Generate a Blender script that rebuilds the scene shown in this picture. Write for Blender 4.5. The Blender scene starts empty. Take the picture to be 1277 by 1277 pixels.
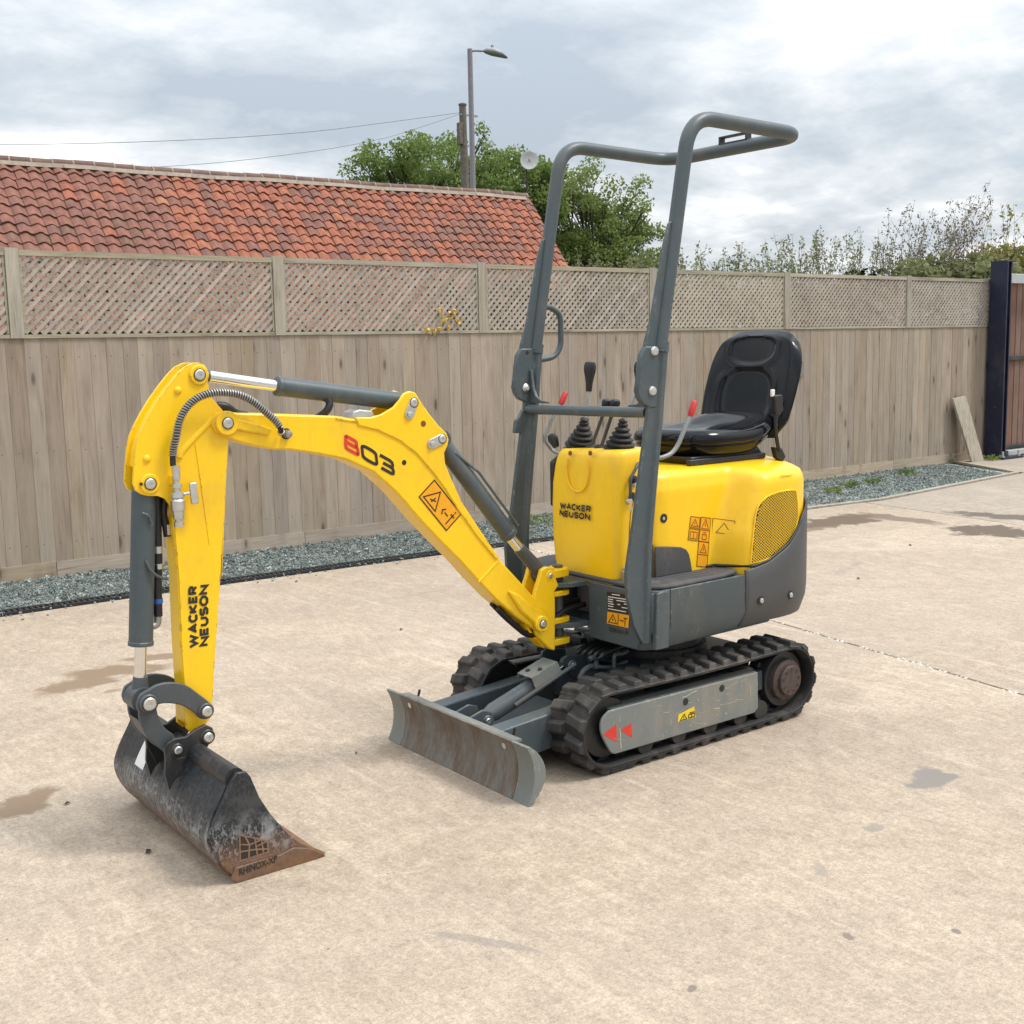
import bpy, bmesh, math, random
import numpy as np
from mathutils import Vector, Matrix
random.seed(7); rng = np.random.default_rng(11)
C = bpy.context.scene.collection
SC = bpy.context.scene

# ------------------------------------------------------------------ camera
cam_d = bpy.data.cameras.new('camera'); cam = bpy.data.objects.new('camera', cam_d); C.objects.link(cam)
cam_d.sensor_width = 36.0; cam_d.lens = 36.0 * 1479.394 / 1277.0
cam_d.clip_start = 0.05; cam_d.clip_end = 2000
R0, U0, F0 = (-0.799489, 0.600337, -0.020295), (-0.099217, -0.098658, 0.990163), (-0.59243, -0.793638, -0.13844)
cam.matrix_world = Matrix(((R0[0], U0[0], -F0[0], 3.19855), (R0[1], U0[1], -F0[1], 3.30783), (R0[2], U0[2], -F0[2], 1.45649), (0, 0, 0, 1)))
SC.camera = cam

# ------------------------------------------------------------------ light: bright overcast day, sun behind thin cloud
SUN_DIR = Vector((-0.40, 0.42, 0.95)).normalized()
elev = math.asin(SUN_DIR.z); azim = math.atan2(SUN_DIR.x, SUN_DIR.y)
sun_d = bpy.data.lights.new('sun', 'SUN'); sun = bpy.data.objects.new('sun', sun_d); C.objects.link(sun)
sun_d.energy = 1.5; sun_d.angle = math.radians(13); sun_d.color = (1.0, 0.96, 0.9)
sun.rotation_euler = (-SUN_DIR).to_track_quat('-Z', 'Y').to_euler()
SC.view_settings.view_transform = 'Standard'; SC.view_settings.look = 'None'
SC.view_settings.exposure = 0.64; SC.view_settings.gamma = 1.0; SC.view_settings.use_curve_mapping = False

world = bpy.data.worlds.new('World'); SC.world = world; world.use_nodes = True
wt = world.node_tree; wt.nodes.clear()
def wn(t, **k):
    n = wt.nodes.new(t)
    for a, b in k.items(): setattr(n, a, b)
    return n
def wmath(op, a, b=None, clamp=False):
    n = wn('ShaderNodeMath', operation=op); n.use_clamp = clamp
    for i, v in enumerate((a, b)):
        if v is None: continue
        if isinstance(v, (int, float)): n.inputs[i].default_value = v
        else: wt.links.new(v, n.inputs[i])
    return n.outputs[0]
sky = wn('ShaderNodeTexSky'); sky.sky_type = 'NISHITA'; sky.sun_disc = False
sky.sun_elevation = elev; sky.sun_rotation = azim
tc = wn('ShaderNodeTexCoord'); sep = wn('ShaderNodeSeparateXYZ'); wt.links.new(tc.outputs['Generated'], sep.inputs[0])
zc = wmath('MAXIMUM', sep.outputs[2], 0.0)
den = wmath('ADD', zc, 0.22)
comb = wn('ShaderNodeCombineXYZ')
wt.links.new(wmath('DIVIDE', sep.outputs[0], den), comb.inputs[0]); wt.links.new(wmath('DIVIDE', sep.outputs[1], den), comb.inputs[1])
comb.inputs[2].default_value = 3.7
def wnoise(scale, detail, rough, off, dist=0.0):
    mp = wn('ShaderNodeMapping'); mp.inputs['Location'].default_value = off
    wt.links.new(comb.outputs[0], mp.inputs[0])
    n = wn('ShaderNodeTexNoise'); n.inputs['Scale'].default_value = scale; n.inputs['Detail'].default_value = detail
    n.inputs['Roughness'].default_value = rough; n.inputs['Distortion'].default_value = dist
    wt.links.new(mp.outputs[0], n.inputs['Vector']); return n.outputs['Fac']
n1 = wnoise(1.15, 7, 0.52, (6.3, 7.4, 0), 0.35)
n2 = wnoise(3.6, 8, 0.62, (13.6, 12.58, 0), 0.2)
mixn = wmath('ADD', wmath('MULTIPLY', n1, 0.72), wmath('MULTIPLY', n2, 0.28))
ramp = wn('ShaderNodeValToRGB'); cr = ramp.color_ramp
cr.elements[0].position = 0.41; cr.elements[0].color = (0.49, 0.555, 0.625, 1)
cr.elements[1].position = 0.60; cr.elements[1].color = (1.24, 1.24, 1.23, 1)
e = cr.elements.new(0.475); e.color = (0.64, 0.695, 0.745, 1)
e = cr.elements.new(0.535); e.color = (0.84, 0.87, 0.90, 1)
wt.links.new(mixn, ramp.inputs[0])
grad = wmath('ADD', wmath('ADD', wmath('MULTIPLY', zc, 0.5), wmath('MULTIPLY', wmath('MULTIPLY', zc, zc), 1.1)), 0.60)       # overcast sky: the zenith is brighter than the horizon
bg1 = wn('ShaderNodeBackground'); bg1.inputs['Strength'].default_value = 0.10
bg2 = wn('ShaderNodeBackground')
wt.links.new(sky.outputs[0], bg1.inputs['Color']); wt.links.new(ramp.outputs[0], bg2.inputs['Color']); wt.links.new(grad, bg2.inputs['Strength'])
mx = wn('ShaderNodeMixShader'); mx.inputs[0].default_value = 0.93
out = wn('ShaderNodeOutputWorld')
wt.links.new(bg1.outputs[0], mx.inputs[1]); wt.links.new(bg2.outputs[0], mx.inputs[2]); wt.links.new(mx.outputs[0], out.inputs[0])

# ------------------------------------------------------------------ object helpers
def link(o, parent=None):
    C.objects.link(o)
    if parent is not None: o.parent = parent
    return o
def thing(name, label, cat, loc=(0, 0, 0), group=None):
    o = bpy.data.objects.new(name, None); o.empty_display_size = 0.1; C.objects.link(o); o.location = loc
    o['label'] = label; o['category'] = cat
    if group: o['group'] = group
    return o
def tag(o, label=None, cat=None, group=None, kind=None):
    if label: o['label'] = label
    if cat: o['category'] = cat
    if group: o['group'] = group
    if kind: o['kind'] = kind
    return o
def mobj(name, V, F, mat, parent=None, smooth=None, bevel=0, seg=2, mats=None, fidx=None, kind=None, label=None):
    me = bpy.data.meshes.new(name); me.from_pydata([tuple(v) for v in V], [], [tuple(f) for f in F]); me.update()
    bm = bmesh.new(); bm.from_mesh(me); bmesh.ops.recalc_face_normals(bm, faces=bm.faces); bm.to_mesh(me); bm.free()
    for m in (mats or [mat]): me.materials.append(m)
    if fidx is not None: me.polygons.foreach_set('material_index', fidx)
    if smooth:
        me.polygons.foreach_set('use_smooth', [True] * len(me.polygons))
        me.set_sharp_from_angle(angle=math.radians(smooth))
    o = bpy.data.objects.new(name, me); link(o, parent)
    if bevel:
        b = o.modifiers.new('bevel', 'BEVEL'); b.width = bevel; b.segments = seg; b.limit_method = 'ANGLE'; b.angle_limit = math.radians(35)
        if not smooth:
            me.polygons.foreach_set('use_smooth', [True] * len(me.polygons)); me.set_sharp_from_angle(angle=math.radians(40))
            b.harden_normals = False
    if kind: o['kind'] = kind
    if label: o['label'] = label
    return o
class MB:
    def __init__(s): s.V = []; s.F = []; s.I = []; s.mi = 0
    def add(s, V, F):
        b = len(s.V); s.V += [tuple(v) for v in V]; s.F += [tuple(i + b for i in f) for f in F]; s.I += [s.mi] * len(F); return s
    def out(s, name, mat, parent=None, **k):
        if 'mats' in k: k['fidx'] = s.I
        return mobj(name, s.V, s.F, mat, parent, **k)
def g_prism(poly, y0, y1, axis='y'):
    n = len(poly); V = []
    for y in (y0, y1):
        for a, b in poly:
            V.append((a, y, b) if axis == 'y' else ((y, a, b) if axis == 'x' else (a, b, y)))
    F = [tuple(range(n)), tuple(range(2 * n - 1, n - 1, -1))]
    F += [(i, (i + 1) % n, n + (i + 1) % n, n + i) for i in range(n)]
    return V, F
def g_box(c, s, M=None):
    x, y, z = s[0] / 2, s[1] / 2, s[2] / 2
    V = [Vector(v) for v in ((-x, -y, -z), (x, -y, -z), (x, y, -z), (-x, y, -z), (-x, -y, z), (x, -y, z), (x, y, z), (-x, y, z))]
    if M is not None: V = [M @ v for v in V]
    V = [v + Vector(c) for v in V]
    return V, [(0, 3, 2, 1), (4, 5, 6, 7), (0, 1, 5, 4), (1, 2, 6, 5), (2, 3, 7, 6), (3, 0, 4, 7)]
def catmull(P, k=6):
    P = [Vector(p) for p in P]; out = []
    for i in range(len(P) - 1):
        a = P[max(i - 1, 0)]; b = P[i]; c = P[i + 1]; d = P[min(i + 2, len(P) - 1)]
        for j in range(k):
            t = j / k
            out.append(0.5 * ((2 * b) + (c - a) * t + (2 * a - 5 * b + 4 * c - d) * t * t + (3 * b - a - 3 * c + d) * t ** 3))
    out.append(P[-1]); return out
def fillet(P, r, k=6):
    P = [Vector(p) for p in P]; out = [P[0]]
    for i in range(1, len(P) - 1):
        a = (P[i - 1] - P[i]); b = (P[i + 1] - P[i]); rr = min(r, a.length * .49, b.length * .49)
        A = P[i] + a.normalized() * rr; B = P[i] + b.normalized() * rr
        for j in range(k + 1):
            t = j / k; out.append(A * (1 - t) ** 2 + P[i] * 2 * t * (1 - t) + B * t * t)
    out.append(P[-1]); return out
def g_tube(P, r, n=12, closed=False):
    P = [Vector(p) for p in P]; m = len(P); V = []; F = []
    rs = r if isinstance(r, (list, tuple)) else [r] * m
    T = []
    for i in range(m):
        a = P[max(i - 1, 0)]; b = P[min(i + 1, m - 1)]
        T.append((b - a).normalized())
    ref = Vector((0, 0, 1)) if abs(T[0].z) < .9 else Vector((1, 0, 0))
    N = (ref - T[0] * ref.dot(T[0])).normalized()
    for i in range(m):
        N = (N - T[i] * N.dot(T[i])).normalized(); B = T[i].cross(N)
        for j in range(n):
            a = 2 * math.pi * j / n; V.append(P[i] + (N * math.cos(a) + B * math.sin(a)) * rs[i])
    for i in range(m - 1):
        for j in range(n):
            F.append((i * n + j, i * n + (j + 1) % n, (i + 1) * n + (j + 1) % n, (i + 1) * n + j))
    F.append(tuple(range(n - 1, -1, -1))); F.append(tuple((m - 1) * n + j for j in range(n)))
    return V, F
def g_lathe(p, axis, prof, n=20):
    ax = Vector(axis).normalized(); p = Vector(p)
    ref = Vector((0, 0, 1)) if abs(ax.z) < .9 else Vector((1, 0, 0))
    N = (ref - ax * ref.dot(ax)).normalized(); B = ax.cross(N); V = []; F = []
    for t, r in prof:
        for j in range(n):
            a = 2 * math.pi * j / n; V.append(p + ax * t + (N * math.cos(a) + B * math.sin(a)) * max(r, 1e-4))
    m = len(prof)
    for i in range(m - 1):
        for j in range(n): F.append((i * n + j, i * n + (j + 1) % n, (i + 1) * n + (j + 1) % n, (i + 1) * n + j))
    F.append(tuple(range(n - 1, -1, -1))); F.append(tuple((m - 1) * n + j for j in range(n)))
    return V, F
def g_cyl(a, b, r, n=20):
    a = Vector(a); b = Vector(b); return g_lathe(a, b - a, [(0, r), ((b - a).length, r)], n)
def g_loft(rings, cap=True):
    n = len(rings[0]); V = [v for r in rings for v in r]; F = []
    for i in range(len(rings) - 1):
        for j in range(n): F.append((i * n + j, i * n + (j + 1) % n, (i + 1) * n + (j + 1) % n, (i + 1) * n + j))
    if cap: F.append(tuple(range(n - 1, -1, -1))); F.append(tuple((len(rings) - 1) * n + j for j in range(n)))
    return V, F
def one(name, geo, mat, parent=None, **k): return mobj(name, geo[0], geo[1], mat, parent, **k)
def part(name, parent, mat, *geos, **k):
    b = MB()
    for g in geos: b.add(*g)
    return b.out(name, mat, parent, **k)

# flat print: O + a*U + b*V (+ N*off)
def ribbons(name, strokes, w, O, U, V, mat, parent, off=0.0006, aspect=1.0):
    O, U, V = Vector(O), Vector(U), Vector(V); N = U.cross(V).normalized(); b = MB()
    for si, st in enumerate(strokes):
        closed = st[0] == st[-1] and len(st) > 2
        P = [O + U * a + V * c for a, c in st]
        if closed: P = P[:-1]
        m = len(P); L = []; Rr = []
        for i in range(m):
            a = P[i - 1] if (i > 0 or closed) else None; c = P[(i + 1) % m] if (i < m - 1 or closed) else None
            d1 = (P[i] - a).normalized() if a is not None else None; d2 = (c - P[i]).normalized() if c is not None else None
            if d1 is None: d1 = d2
            if d2 is None: d2 = d1
            n1 = N.cross(d1); n2 = N.cross(d2); mm = n1 + n2
            if mm.length < 1e-6: mm = n1
            mm = mm.normalized(); s = 1 / max(0.45, mm.dot(n1))
            L.append(P[i] + mm * (w / 2 * s) + N * (off + si * 0.00012)); Rr.append(P[i] - mm * (w / 2 * s) + N * (off + si * 0.00012))
        F = [(i, (i + 1) % m, m + (i + 1) % m, m + i) for i in range(m if closed else m - 1)]
        b.add(L + Rr, F)
    return b.out(name, mat, parent)
def quad(name, O, U, V, mat, parent, off=0.0004):
    O, U, V = Vector(O), Vector(U), Vector(V); N = U.cross(V).normalized() * off
    return mobj(name, [O + N, O + U + N, O + U + V + N, O + V + N], [(0, 1, 2, 3)], mat, parent)
def lettering(name, s, O, U, V, mat, parent, off=0.0006, bold=0.02, sx=1.0, spacing=1.0):
    cu = bpy.data.curves.new(name, 'FONT'); cu.body = s; cu.size = 1; cu.offset = bold; cu.space_character = spacing; cu.space_line = 0.86
    cu.resolution_u = 3
    t = bpy.data.objects.new('tmp', cu); C.objects.link(t); dg = bpy.context.evaluated_depsgraph_get(); dg.update()
    me = bpy.data.meshes.new_from_object(t.evaluated_get(dg)); bpy.data.objects.remove(t); bpy.data.curves.remove(cu)
    co = np.array([v.co for v in me.vertices]); mn = co.min(0); sz = co.max(0) - mn; sz[sz == 0] = 1
    O, U, V = Vector(O), Vector(U), Vector(V); N = U.cross(V).normalized() * off
    for v, c in zip(me.vertices, co): v.co = O + U * float((c[0] - mn[0]) / sz[0]) + V * float((c[1] - mn[1]) / sz[1]) + N
    me.name = name; me.materials.clear(); me.materials.append(mat)
    return link(bpy.data.objects.new(name, me), parent)

GLYPH = {'W': (1.3, [[(0, 1), (.25, 0), (.5, .78), (.75, 0), (1, 1)]]), 'A': (.9, [[(0, 0), (.5, 1), (1, 0)], [(.2, .28), (.8, .28)]]),
    'C': (.72, [[(1, .85), (.8, 1), (.3, 1), (0, .72), (0, .28), (.3, 0), (.8, 0), (1, .15)]]), 'K': (.78, [[(0, 0), (0, 1)], [(.95, 1), (.12, .48), (1, 0)]]),
    'E': (.64, [[(1, 1), (0, 1), (0, 0), (1, 0)], [(.1, .5), (.88, .5)]]), 'R': (.74, [[(0, 0), (0, 1), (.72, 1), (.97, .84), (.97, .62), (.72, .46), (.1, .46)], [(.5, .44), (1, 0)]]),
    'N': (.80, [[(0, 0), (0, 1), (1, 0), (1, 1)]]), 'U': (.76, [[(0, 1), (0, .28), (.28, 0), (.72, 0), (1, .28), (1, 1)]]),
    'S': (.68, [[(.97, .86), (.78, 1), (.22, 1), (0, .84), (0, .66), (.2, .53), (.8, .47), (1, .34), (1, .16), (.78, 0), (.22, 0), (0, .14)]]),
    'O': (.86, [[(.3, 0), (.7, 0), (1, .28), (1, .72), (.7, 1), (.3, 1), (0, .72), (0, .28), (.3, 0)]])}
def word(name, s, O, U, V, mat, parent, off=.0006, bold=.275):
    """Heavy sans capitals drawn with broad strokes inside the box O, U, V."""
    U, V = Vector(U), Vector(V); h = V.length; gap = bold + .085
    tot = sum(GLYPH[c][0] for c in s) + gap * (len(s) - 1) + bold; sc = U.length / tot; x = bold / 2; st = []
    for c in s:
        w, paths = GLYPH[c]
        for p in paths: st.append([((x + a * w) / tot, bold / 2 + b * (1 - bold)) for a, b in p])
        x += w + gap
    return ribbons(name, st, bold * h, O, U, V, mat, parent, off)
# ------------------------------------------------------------------ material helpers
class NT:
    def __init__(s, name):
        s.m = bpy.data.materials.new(name); s.m.use_nodes = True; s.t = s.m.node_tree; s.t.nodes.clear()
        s.o = s.n('ShaderNodeOutputMaterial'); s.b = s.n('ShaderNodeBsdfPrincipled'); s.l(s.b.outputs[0], s.o.inputs[0])
        s.geo = s.n('ShaderNodeNewGeometry'); s.pos = s.geo.outputs['Position']
    def n(s, t, **k):
        x = s.t.nodes.new(t)
        for a, b in k.items(): setattr(x, a, b)
        return x
    def l(s, a, b): s.t.links.new(a, b)
    def math(s, op, a, b=None, c=None, clamp=False):
        n = s.n('ShaderNodeMath', operation=op); n.use_clamp = clamp
        for i, v in enumerate((a, b, c)):
            if v is None: continue
            if isinstance(v, (int, float)): n.inputs[i].default_value = v
            else: s.l(v, n.inputs[i])
        return n.outputs[0]
    def map(s, vec, scale=(1, 1, 1), loc=(0, 0, 0), rot=(0, 0, 0)):
        m = s.n('ShaderNodeMapping'); m.inputs['Scale'].default_value = scale; m.inputs['Location'].default_value = loc; m.inputs['Rotation'].default_value = rot
        s.l(vec, m.inputs[0]); return m.outputs[0]
    def noise(s, vec, scale, detail=4, rough=.55, dist=0, out='Fac'):
        n = s.n('ShaderNodeTexNoise'); n.inputs['Scale'].default_value = scale; n.inputs['Detail'].default_value = detail
        n.inputs['Roughness'].default_value = rough; n.inputs['Distortion'].default_value = dist; s.l(vec, n.inputs['Vector']); return n.outputs[out]
    def vor(s, vec, scale, feature='F1', out='Distance', rnd=1):
        n = s.n('ShaderNodeTexVoronoi'); n.feature = feature; n.inputs['Scale'].default_value = scale; n.inputs['Randomness'].default_value = rnd; s.l(vec, n.inputs['Vector']); return n.outputs[out]
    def ramp(s, f, stops):
        r = s.n('ShaderNodeValToRGB'); c = r.color_ramp
        while len(c.elements) < len(stops): c.elements.new(0.5)
        for e, (p, col) in zip(c.elements, stops):
            e.position = p; e.color = (col, col, col, 1) if isinstance(col, (int, float)) else (*col, 1)
        s.l(f, r.inputs[0]); return r.outputs[0]
    def mix(s, f, a, b, mode='MIX'):
        n = s.n('ShaderNodeMix', data_type='RGBA', blend_type=mode)
        if isinstance(f, (int, float)): n.inputs[0].default_value = f
        else: s.l(f, n.inputs[0])
        for i, v in ((6, a), (7, b)):
            if isinstance(v, (tuple, list)): n.inputs[i].default_value = (*v, 1)
            else: s.l(v, n.inputs[i])
        return n.outputs[2]
    def hsv(s, col, h=.5, sat=1, v=1):
        n = s.n('ShaderNodeHueSaturation')
        for i, x in ((0, h), (1, sat), (2, v)):
            if isinstance(x, (int, float)): n.inputs[i].default_value = x
            else: s.l(x, n.inputs[i])
        s.l(col, n.inputs['Color']); return n.outputs[0]
    def bump(s, h, strength=.3, dist=.01):
        n = s.n('ShaderNodeBump'); n.inputs['Strength'].default_value = strength; n.inputs['Distance'].default_value = dist
        s.l(h, n.inputs['Height']); s.l(n.outputs[0], s.b.inputs['Normal'])
    def set(s, **k):
        for a, v in k.items():
            i = s.b.inputs[{'col': 'Base Color', 'rough': 'Roughness', 'metal': 'Metallic', 'spec': 'Specular IOR Level', 'coat': 'Coat Weight', 'coatr': 'Coat Roughness'}[a]]
            if isinstance(v, (int, float)): i.default_value = v
            elif isinstance(v, (tuple, list)): i.default_value = (*v, 1)
            else: s.l(v, i)
        return s.m
def simple(name, col, rough=.5, metal=0, var=.10, vs=30, spec=.5, bump=0.0, coat=0):
    t = NT(name); f = t.noise(t.pos, vs, 5, .6)
    c = t.mix(t.math('MULTIPLY', t.math('SUBTRACT', f, .3, clamp=True), 1.6, clamp=True), tuple(x * (1 - var * 1.4) for x in col), tuple(min(1, x * (1 + var)) for x in col))
    r = t.math('ADD', t.math('MULTIPLY', t.math('SUBTRACT', t.noise(t.pos, vs * 2.3, 3), .5), .22), rough)
    if bump: t.bump(t.noise(t.pos, vs * 6, 4), bump, .002)
    return t.set(col=c, rough=r, metal=metal, spec=spec, coat=coat)
def painted(name, col, rough=.35, dirt=(.12, .10, .08), dirt_amt=.35, scratch=.3, scratch_col=(.35, .35, .33), var=.06, coat=0.0, chip=None):
    t = NT(name)
    big = t.noise(t.pos, 2.6, 5, .6); fine = t.noise(t.pos, 46, 5, .65)
    base = t.mix(fine, tuple(x * (1 - var) for x in col), tuple(min(1, x * (1 + var)) for x in col))
    d = t.math('MULTIPLY', t.ramp(t.math('ADD', t.math('MULTIPLY', big, .6), t.math('MULTIPLY', t.noise(t.map(t.pos, (1, 1, .35)), 18, 6, .7), .4)), [(.50, 0), (.68, 1)]), dirt_amt)
    c = t.mix(d, base, dirt)
    v1 = t.noise(t.map(t.pos, (3, 3, 60), rot=(.5, .3, .2)), 4, 3, .6); v2 = t.noise(t.map(t.pos, (55, 5, 5), rot=(.2, .7, .4)), 3, 3, .6)
    s = t.math('MULTIPLY', t.math('MAXIMUM', t.ramp(v1, [(.69, 0), (.72, 1)]), t.ramp(v2, [(.69, 0), (.72, 1)])), t.math('MULTIPLY', t.ramp(t.noise(t.pos, 6, 3), [(.46, 0), (.6, 1)]), scratch))
    c = t.mix(s, c, scratch_col)
    fl = t.noise(t.pos, 120, 4, .75); c = t.mix(t.math('MULTIPLY', t.ramp(fl, [(.66, 0), (.72, 1)]), dirt_amt), c, dirt)
    if chip:
        bv = t.n('ShaderNodeBevel'); bv.samples = 4; bv.inputs['Radius'].default_value = .009
        dt = t.n('ShaderNodeVectorMath', operation='DOT_PRODUCT'); t.l(bv.outputs[0], dt.inputs[0]); t.l(t.geo.outputs['Normal'], dt.inputs[1])
        ed = t.ramp(dt.outputs['Value'], [(.90, 1), (.992, 0)])
        c = t.mix(t.math('MULTIPLY', ed, t.ramp(t.noise(t.pos, 38, 5, .75), [(.54, 0), (.61, .9)])), c, chip)
    t.bump(t.noise(t.pos, 190, 3), .05, .001)
    return t.set(col=c, rough=t.math('ADD', t.math('MULTIPLY', d, .5), t.math('ADD', rough, t.math('MULTIPLY', t.math('SUBTRACT', fine, .5), .12))), coat=coat, coatr=.15)
M = {}
M['yellow'] = painted('yellow_paint', (.87, .535, .008), .30, (.40, .24, .05), .34, .40, (.34, .21, .05), .05, chip=(.16, .10, .045))
M['plastic_yellow'] = painted('yellow_moulding', (.87, .525, .008), .33, (.45, .27, .04), .30, .25, (.42, .27, .06), .04)
M['grey'] = painted('slate_grey_paint', (.056, .074, .081), .40, (.20, .17, .13), .34, .5, (.30, .32, .31), .08, chip=(.22, .22, .20))
M['grey_worn'] = painted('worn_grey_paint', (.160, .172, .162), .5, (.34, .27, .19), .5, .9, (.50, .46, .34), .12, chip=(.42, .40, .33))
M['under'] = painted('shade_darkened_slate_paint', (.024, .033, .038), .42, (.12, .095, .07), .55, .4, (.2, .2, .19), .12)  # slate paint darkened so its colour carries the underside's shade; dirt on top
M['dark_grey'] = painted('charcoal_moulding', (.062, .063, .066), .5, (.16, .13, .10), .35, .25, (.22, .21, .2), .06)
M['graphite'] = painted('graphite_steel', (.062, .070, .075), .46, (.18, .14, .10), .4, .4, (.3, .29, .27), .08)
M['black_steel'] = painted('black_steel', (.018, .019, .021), .42, (.16, .12, .09), .45, .5, (.33, .31, .28), .1)
M['rubber'] = painted('track_rubber', (.014, .0135, .013), .60, (.15, .12, .095), .50, .15, (.12, .1, .08), .12)
M['rubber_lug'] = painted('track_lug_rubber', (.032, .030, .028), .68, (.22, .18, .14), .60, .5, (.24, .2, .15), .2)
M['black'] = simple('black_plastic', (.016, .016, .017), .42, var=.2)
M['hose'] = simple('black_hose', (.012, .012, .013), .45, var=.2)
M['vinyl'] = simple('black_vinyl', (.005, .0055, .007), .12, var=.1, vs=8, spec=.26)
M['mat'] = painted('rubber_floor_mat', (.058, .058, .062), .7, (.20, .17, .14), .6, .2, (.15, .14, .13), .12)
M['chrome'] = simple('chrome_rod', (.78, .78, .77), .12, 1, .04)
M['zinc'] = simple('zinc_plated_steel', (.62, .62, .60), .34, .85, .12, 60)
M['steel'] = simple('bare_steel', (.36, .35, .33), .45, .7, .2, 50)
M['rust_hub'] = simple('rusty_brown_steel', (.085, .058, .045), .68, .1, .35, 60, bump=.2)
M['red'] = simple('red_grip', (.52, .025, .022), .4, var=.1)
M['red_print'] = simple('red_print', (.62, .035, .02), .5, var=.1)
M['black_print'] = simple('black_print', (.02, .018, .015), .5, var=.1)
M['brown_print'] = simple('brown_print', (.20, .07, .005), .5, var=.1)
M['orange_print'] = simple('amber_sticker', (.84, .36, .006), .42, var=.08)
M['yellow_print'] = simple('yellow_sticker', (.78, .55, .015), .42, var=.1)
M['white_print'] = simple('white_print', (.72, .71, .68), .5, var=.1)
M['blue_ring'] = simple('blue_ring', (.02, .10, .35), .4)

def blade_mat():
    t = NT('scoured_rusty_blade')
    st = t.noise(t.map(t.pos, (0, 4, .8)), 5, 7, .7); big = t.noise(t.map(t.pos, (0, 1, .8)), 6, 5, .65); fi = t.noise(t.map(t.pos, (0, 3, .5)), 60, 4, .7)
    f = t.math('ADD', t.math('MULTIPLY', st, .55), t.math('MULTIPLY', big, .45))
    c = t.ramp(f, [(.34, (.10, .066, .044)), (.44, (.15, .112, .082)), (.50, (.18, .152, .122)), (.56, (.20, .20, .182)), (.68, (.205, .225, .215))])
    c = t.mix(t.ramp(fi, [(.3, .55), (.7, 0)]), c, (.07, .042, .026))
    t.bump(fi, .25, .002)
    return t.set(col=c, rough=.62, metal=.15)
M['blade'] = blade_mat()
def bucket_mat():
    t = NT('worn_black_bucket_steel')
    sep = t.n('ShaderNodeSeparateXYZ'); t.l(t.pos, sep.inputs[0])
    n = t.noise(t.pos, 7, 6, .65); scr = t.noise(t.map(t.pos, (1.6, 26, 1.6)), 5, 7, .78); scr2 = t.noise(t.map(t.pos, (30, 8, 16), rot=(.3, .8, .2)), 4, 5, .7)
    # wear follows where the bucket drags: rust on the low cutting edge, bare scoured steel above it, paint at the top
    h = t.math('ADD', sep.outputs[2], t.math('MULTIPLY', t.math('SUBTRACT', n, .5), .12))
    pale = t.math('MULTIPLY', t.ramp(t.math('MAXIMUM', scr, t.math('SUBTRACT', scr2, .03)), [(.47, 0), (.58, 1)]), t.ramp(h, [(.02, .3), (.07, 1), (.14, .9), (.20, .12), (.5, .08)]))
    c = t.mix(t.math('MULTIPLY', pale, .75), t.mix(n, (.006, .010, .014), (.020, .022, .027)), (.36, .37, .38))
    rust = t.math('MULTIPLY', t.ramp(h, [(.0, 1), (.035, .95), (.085, .40), (.14, 0)]), t.ramp(t.noise(t.pos, 22, 5, .7), [(.25, .45), (.55, 1)]))
    c = t.mix(rust, c, t.mix(t.noise(t.pos, 40, 4), (.11, .052, .028), (.27, .14, .065)))
    t.bump(t.noise(t.pos, 70, 5, .7), .3, .002)
    return t.set(col=c, rough=t.math('ADD', .40, t.math('MULTIPLY', rust, .3)), metal=.1)
M['bucket'] = bucket_mat()

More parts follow.
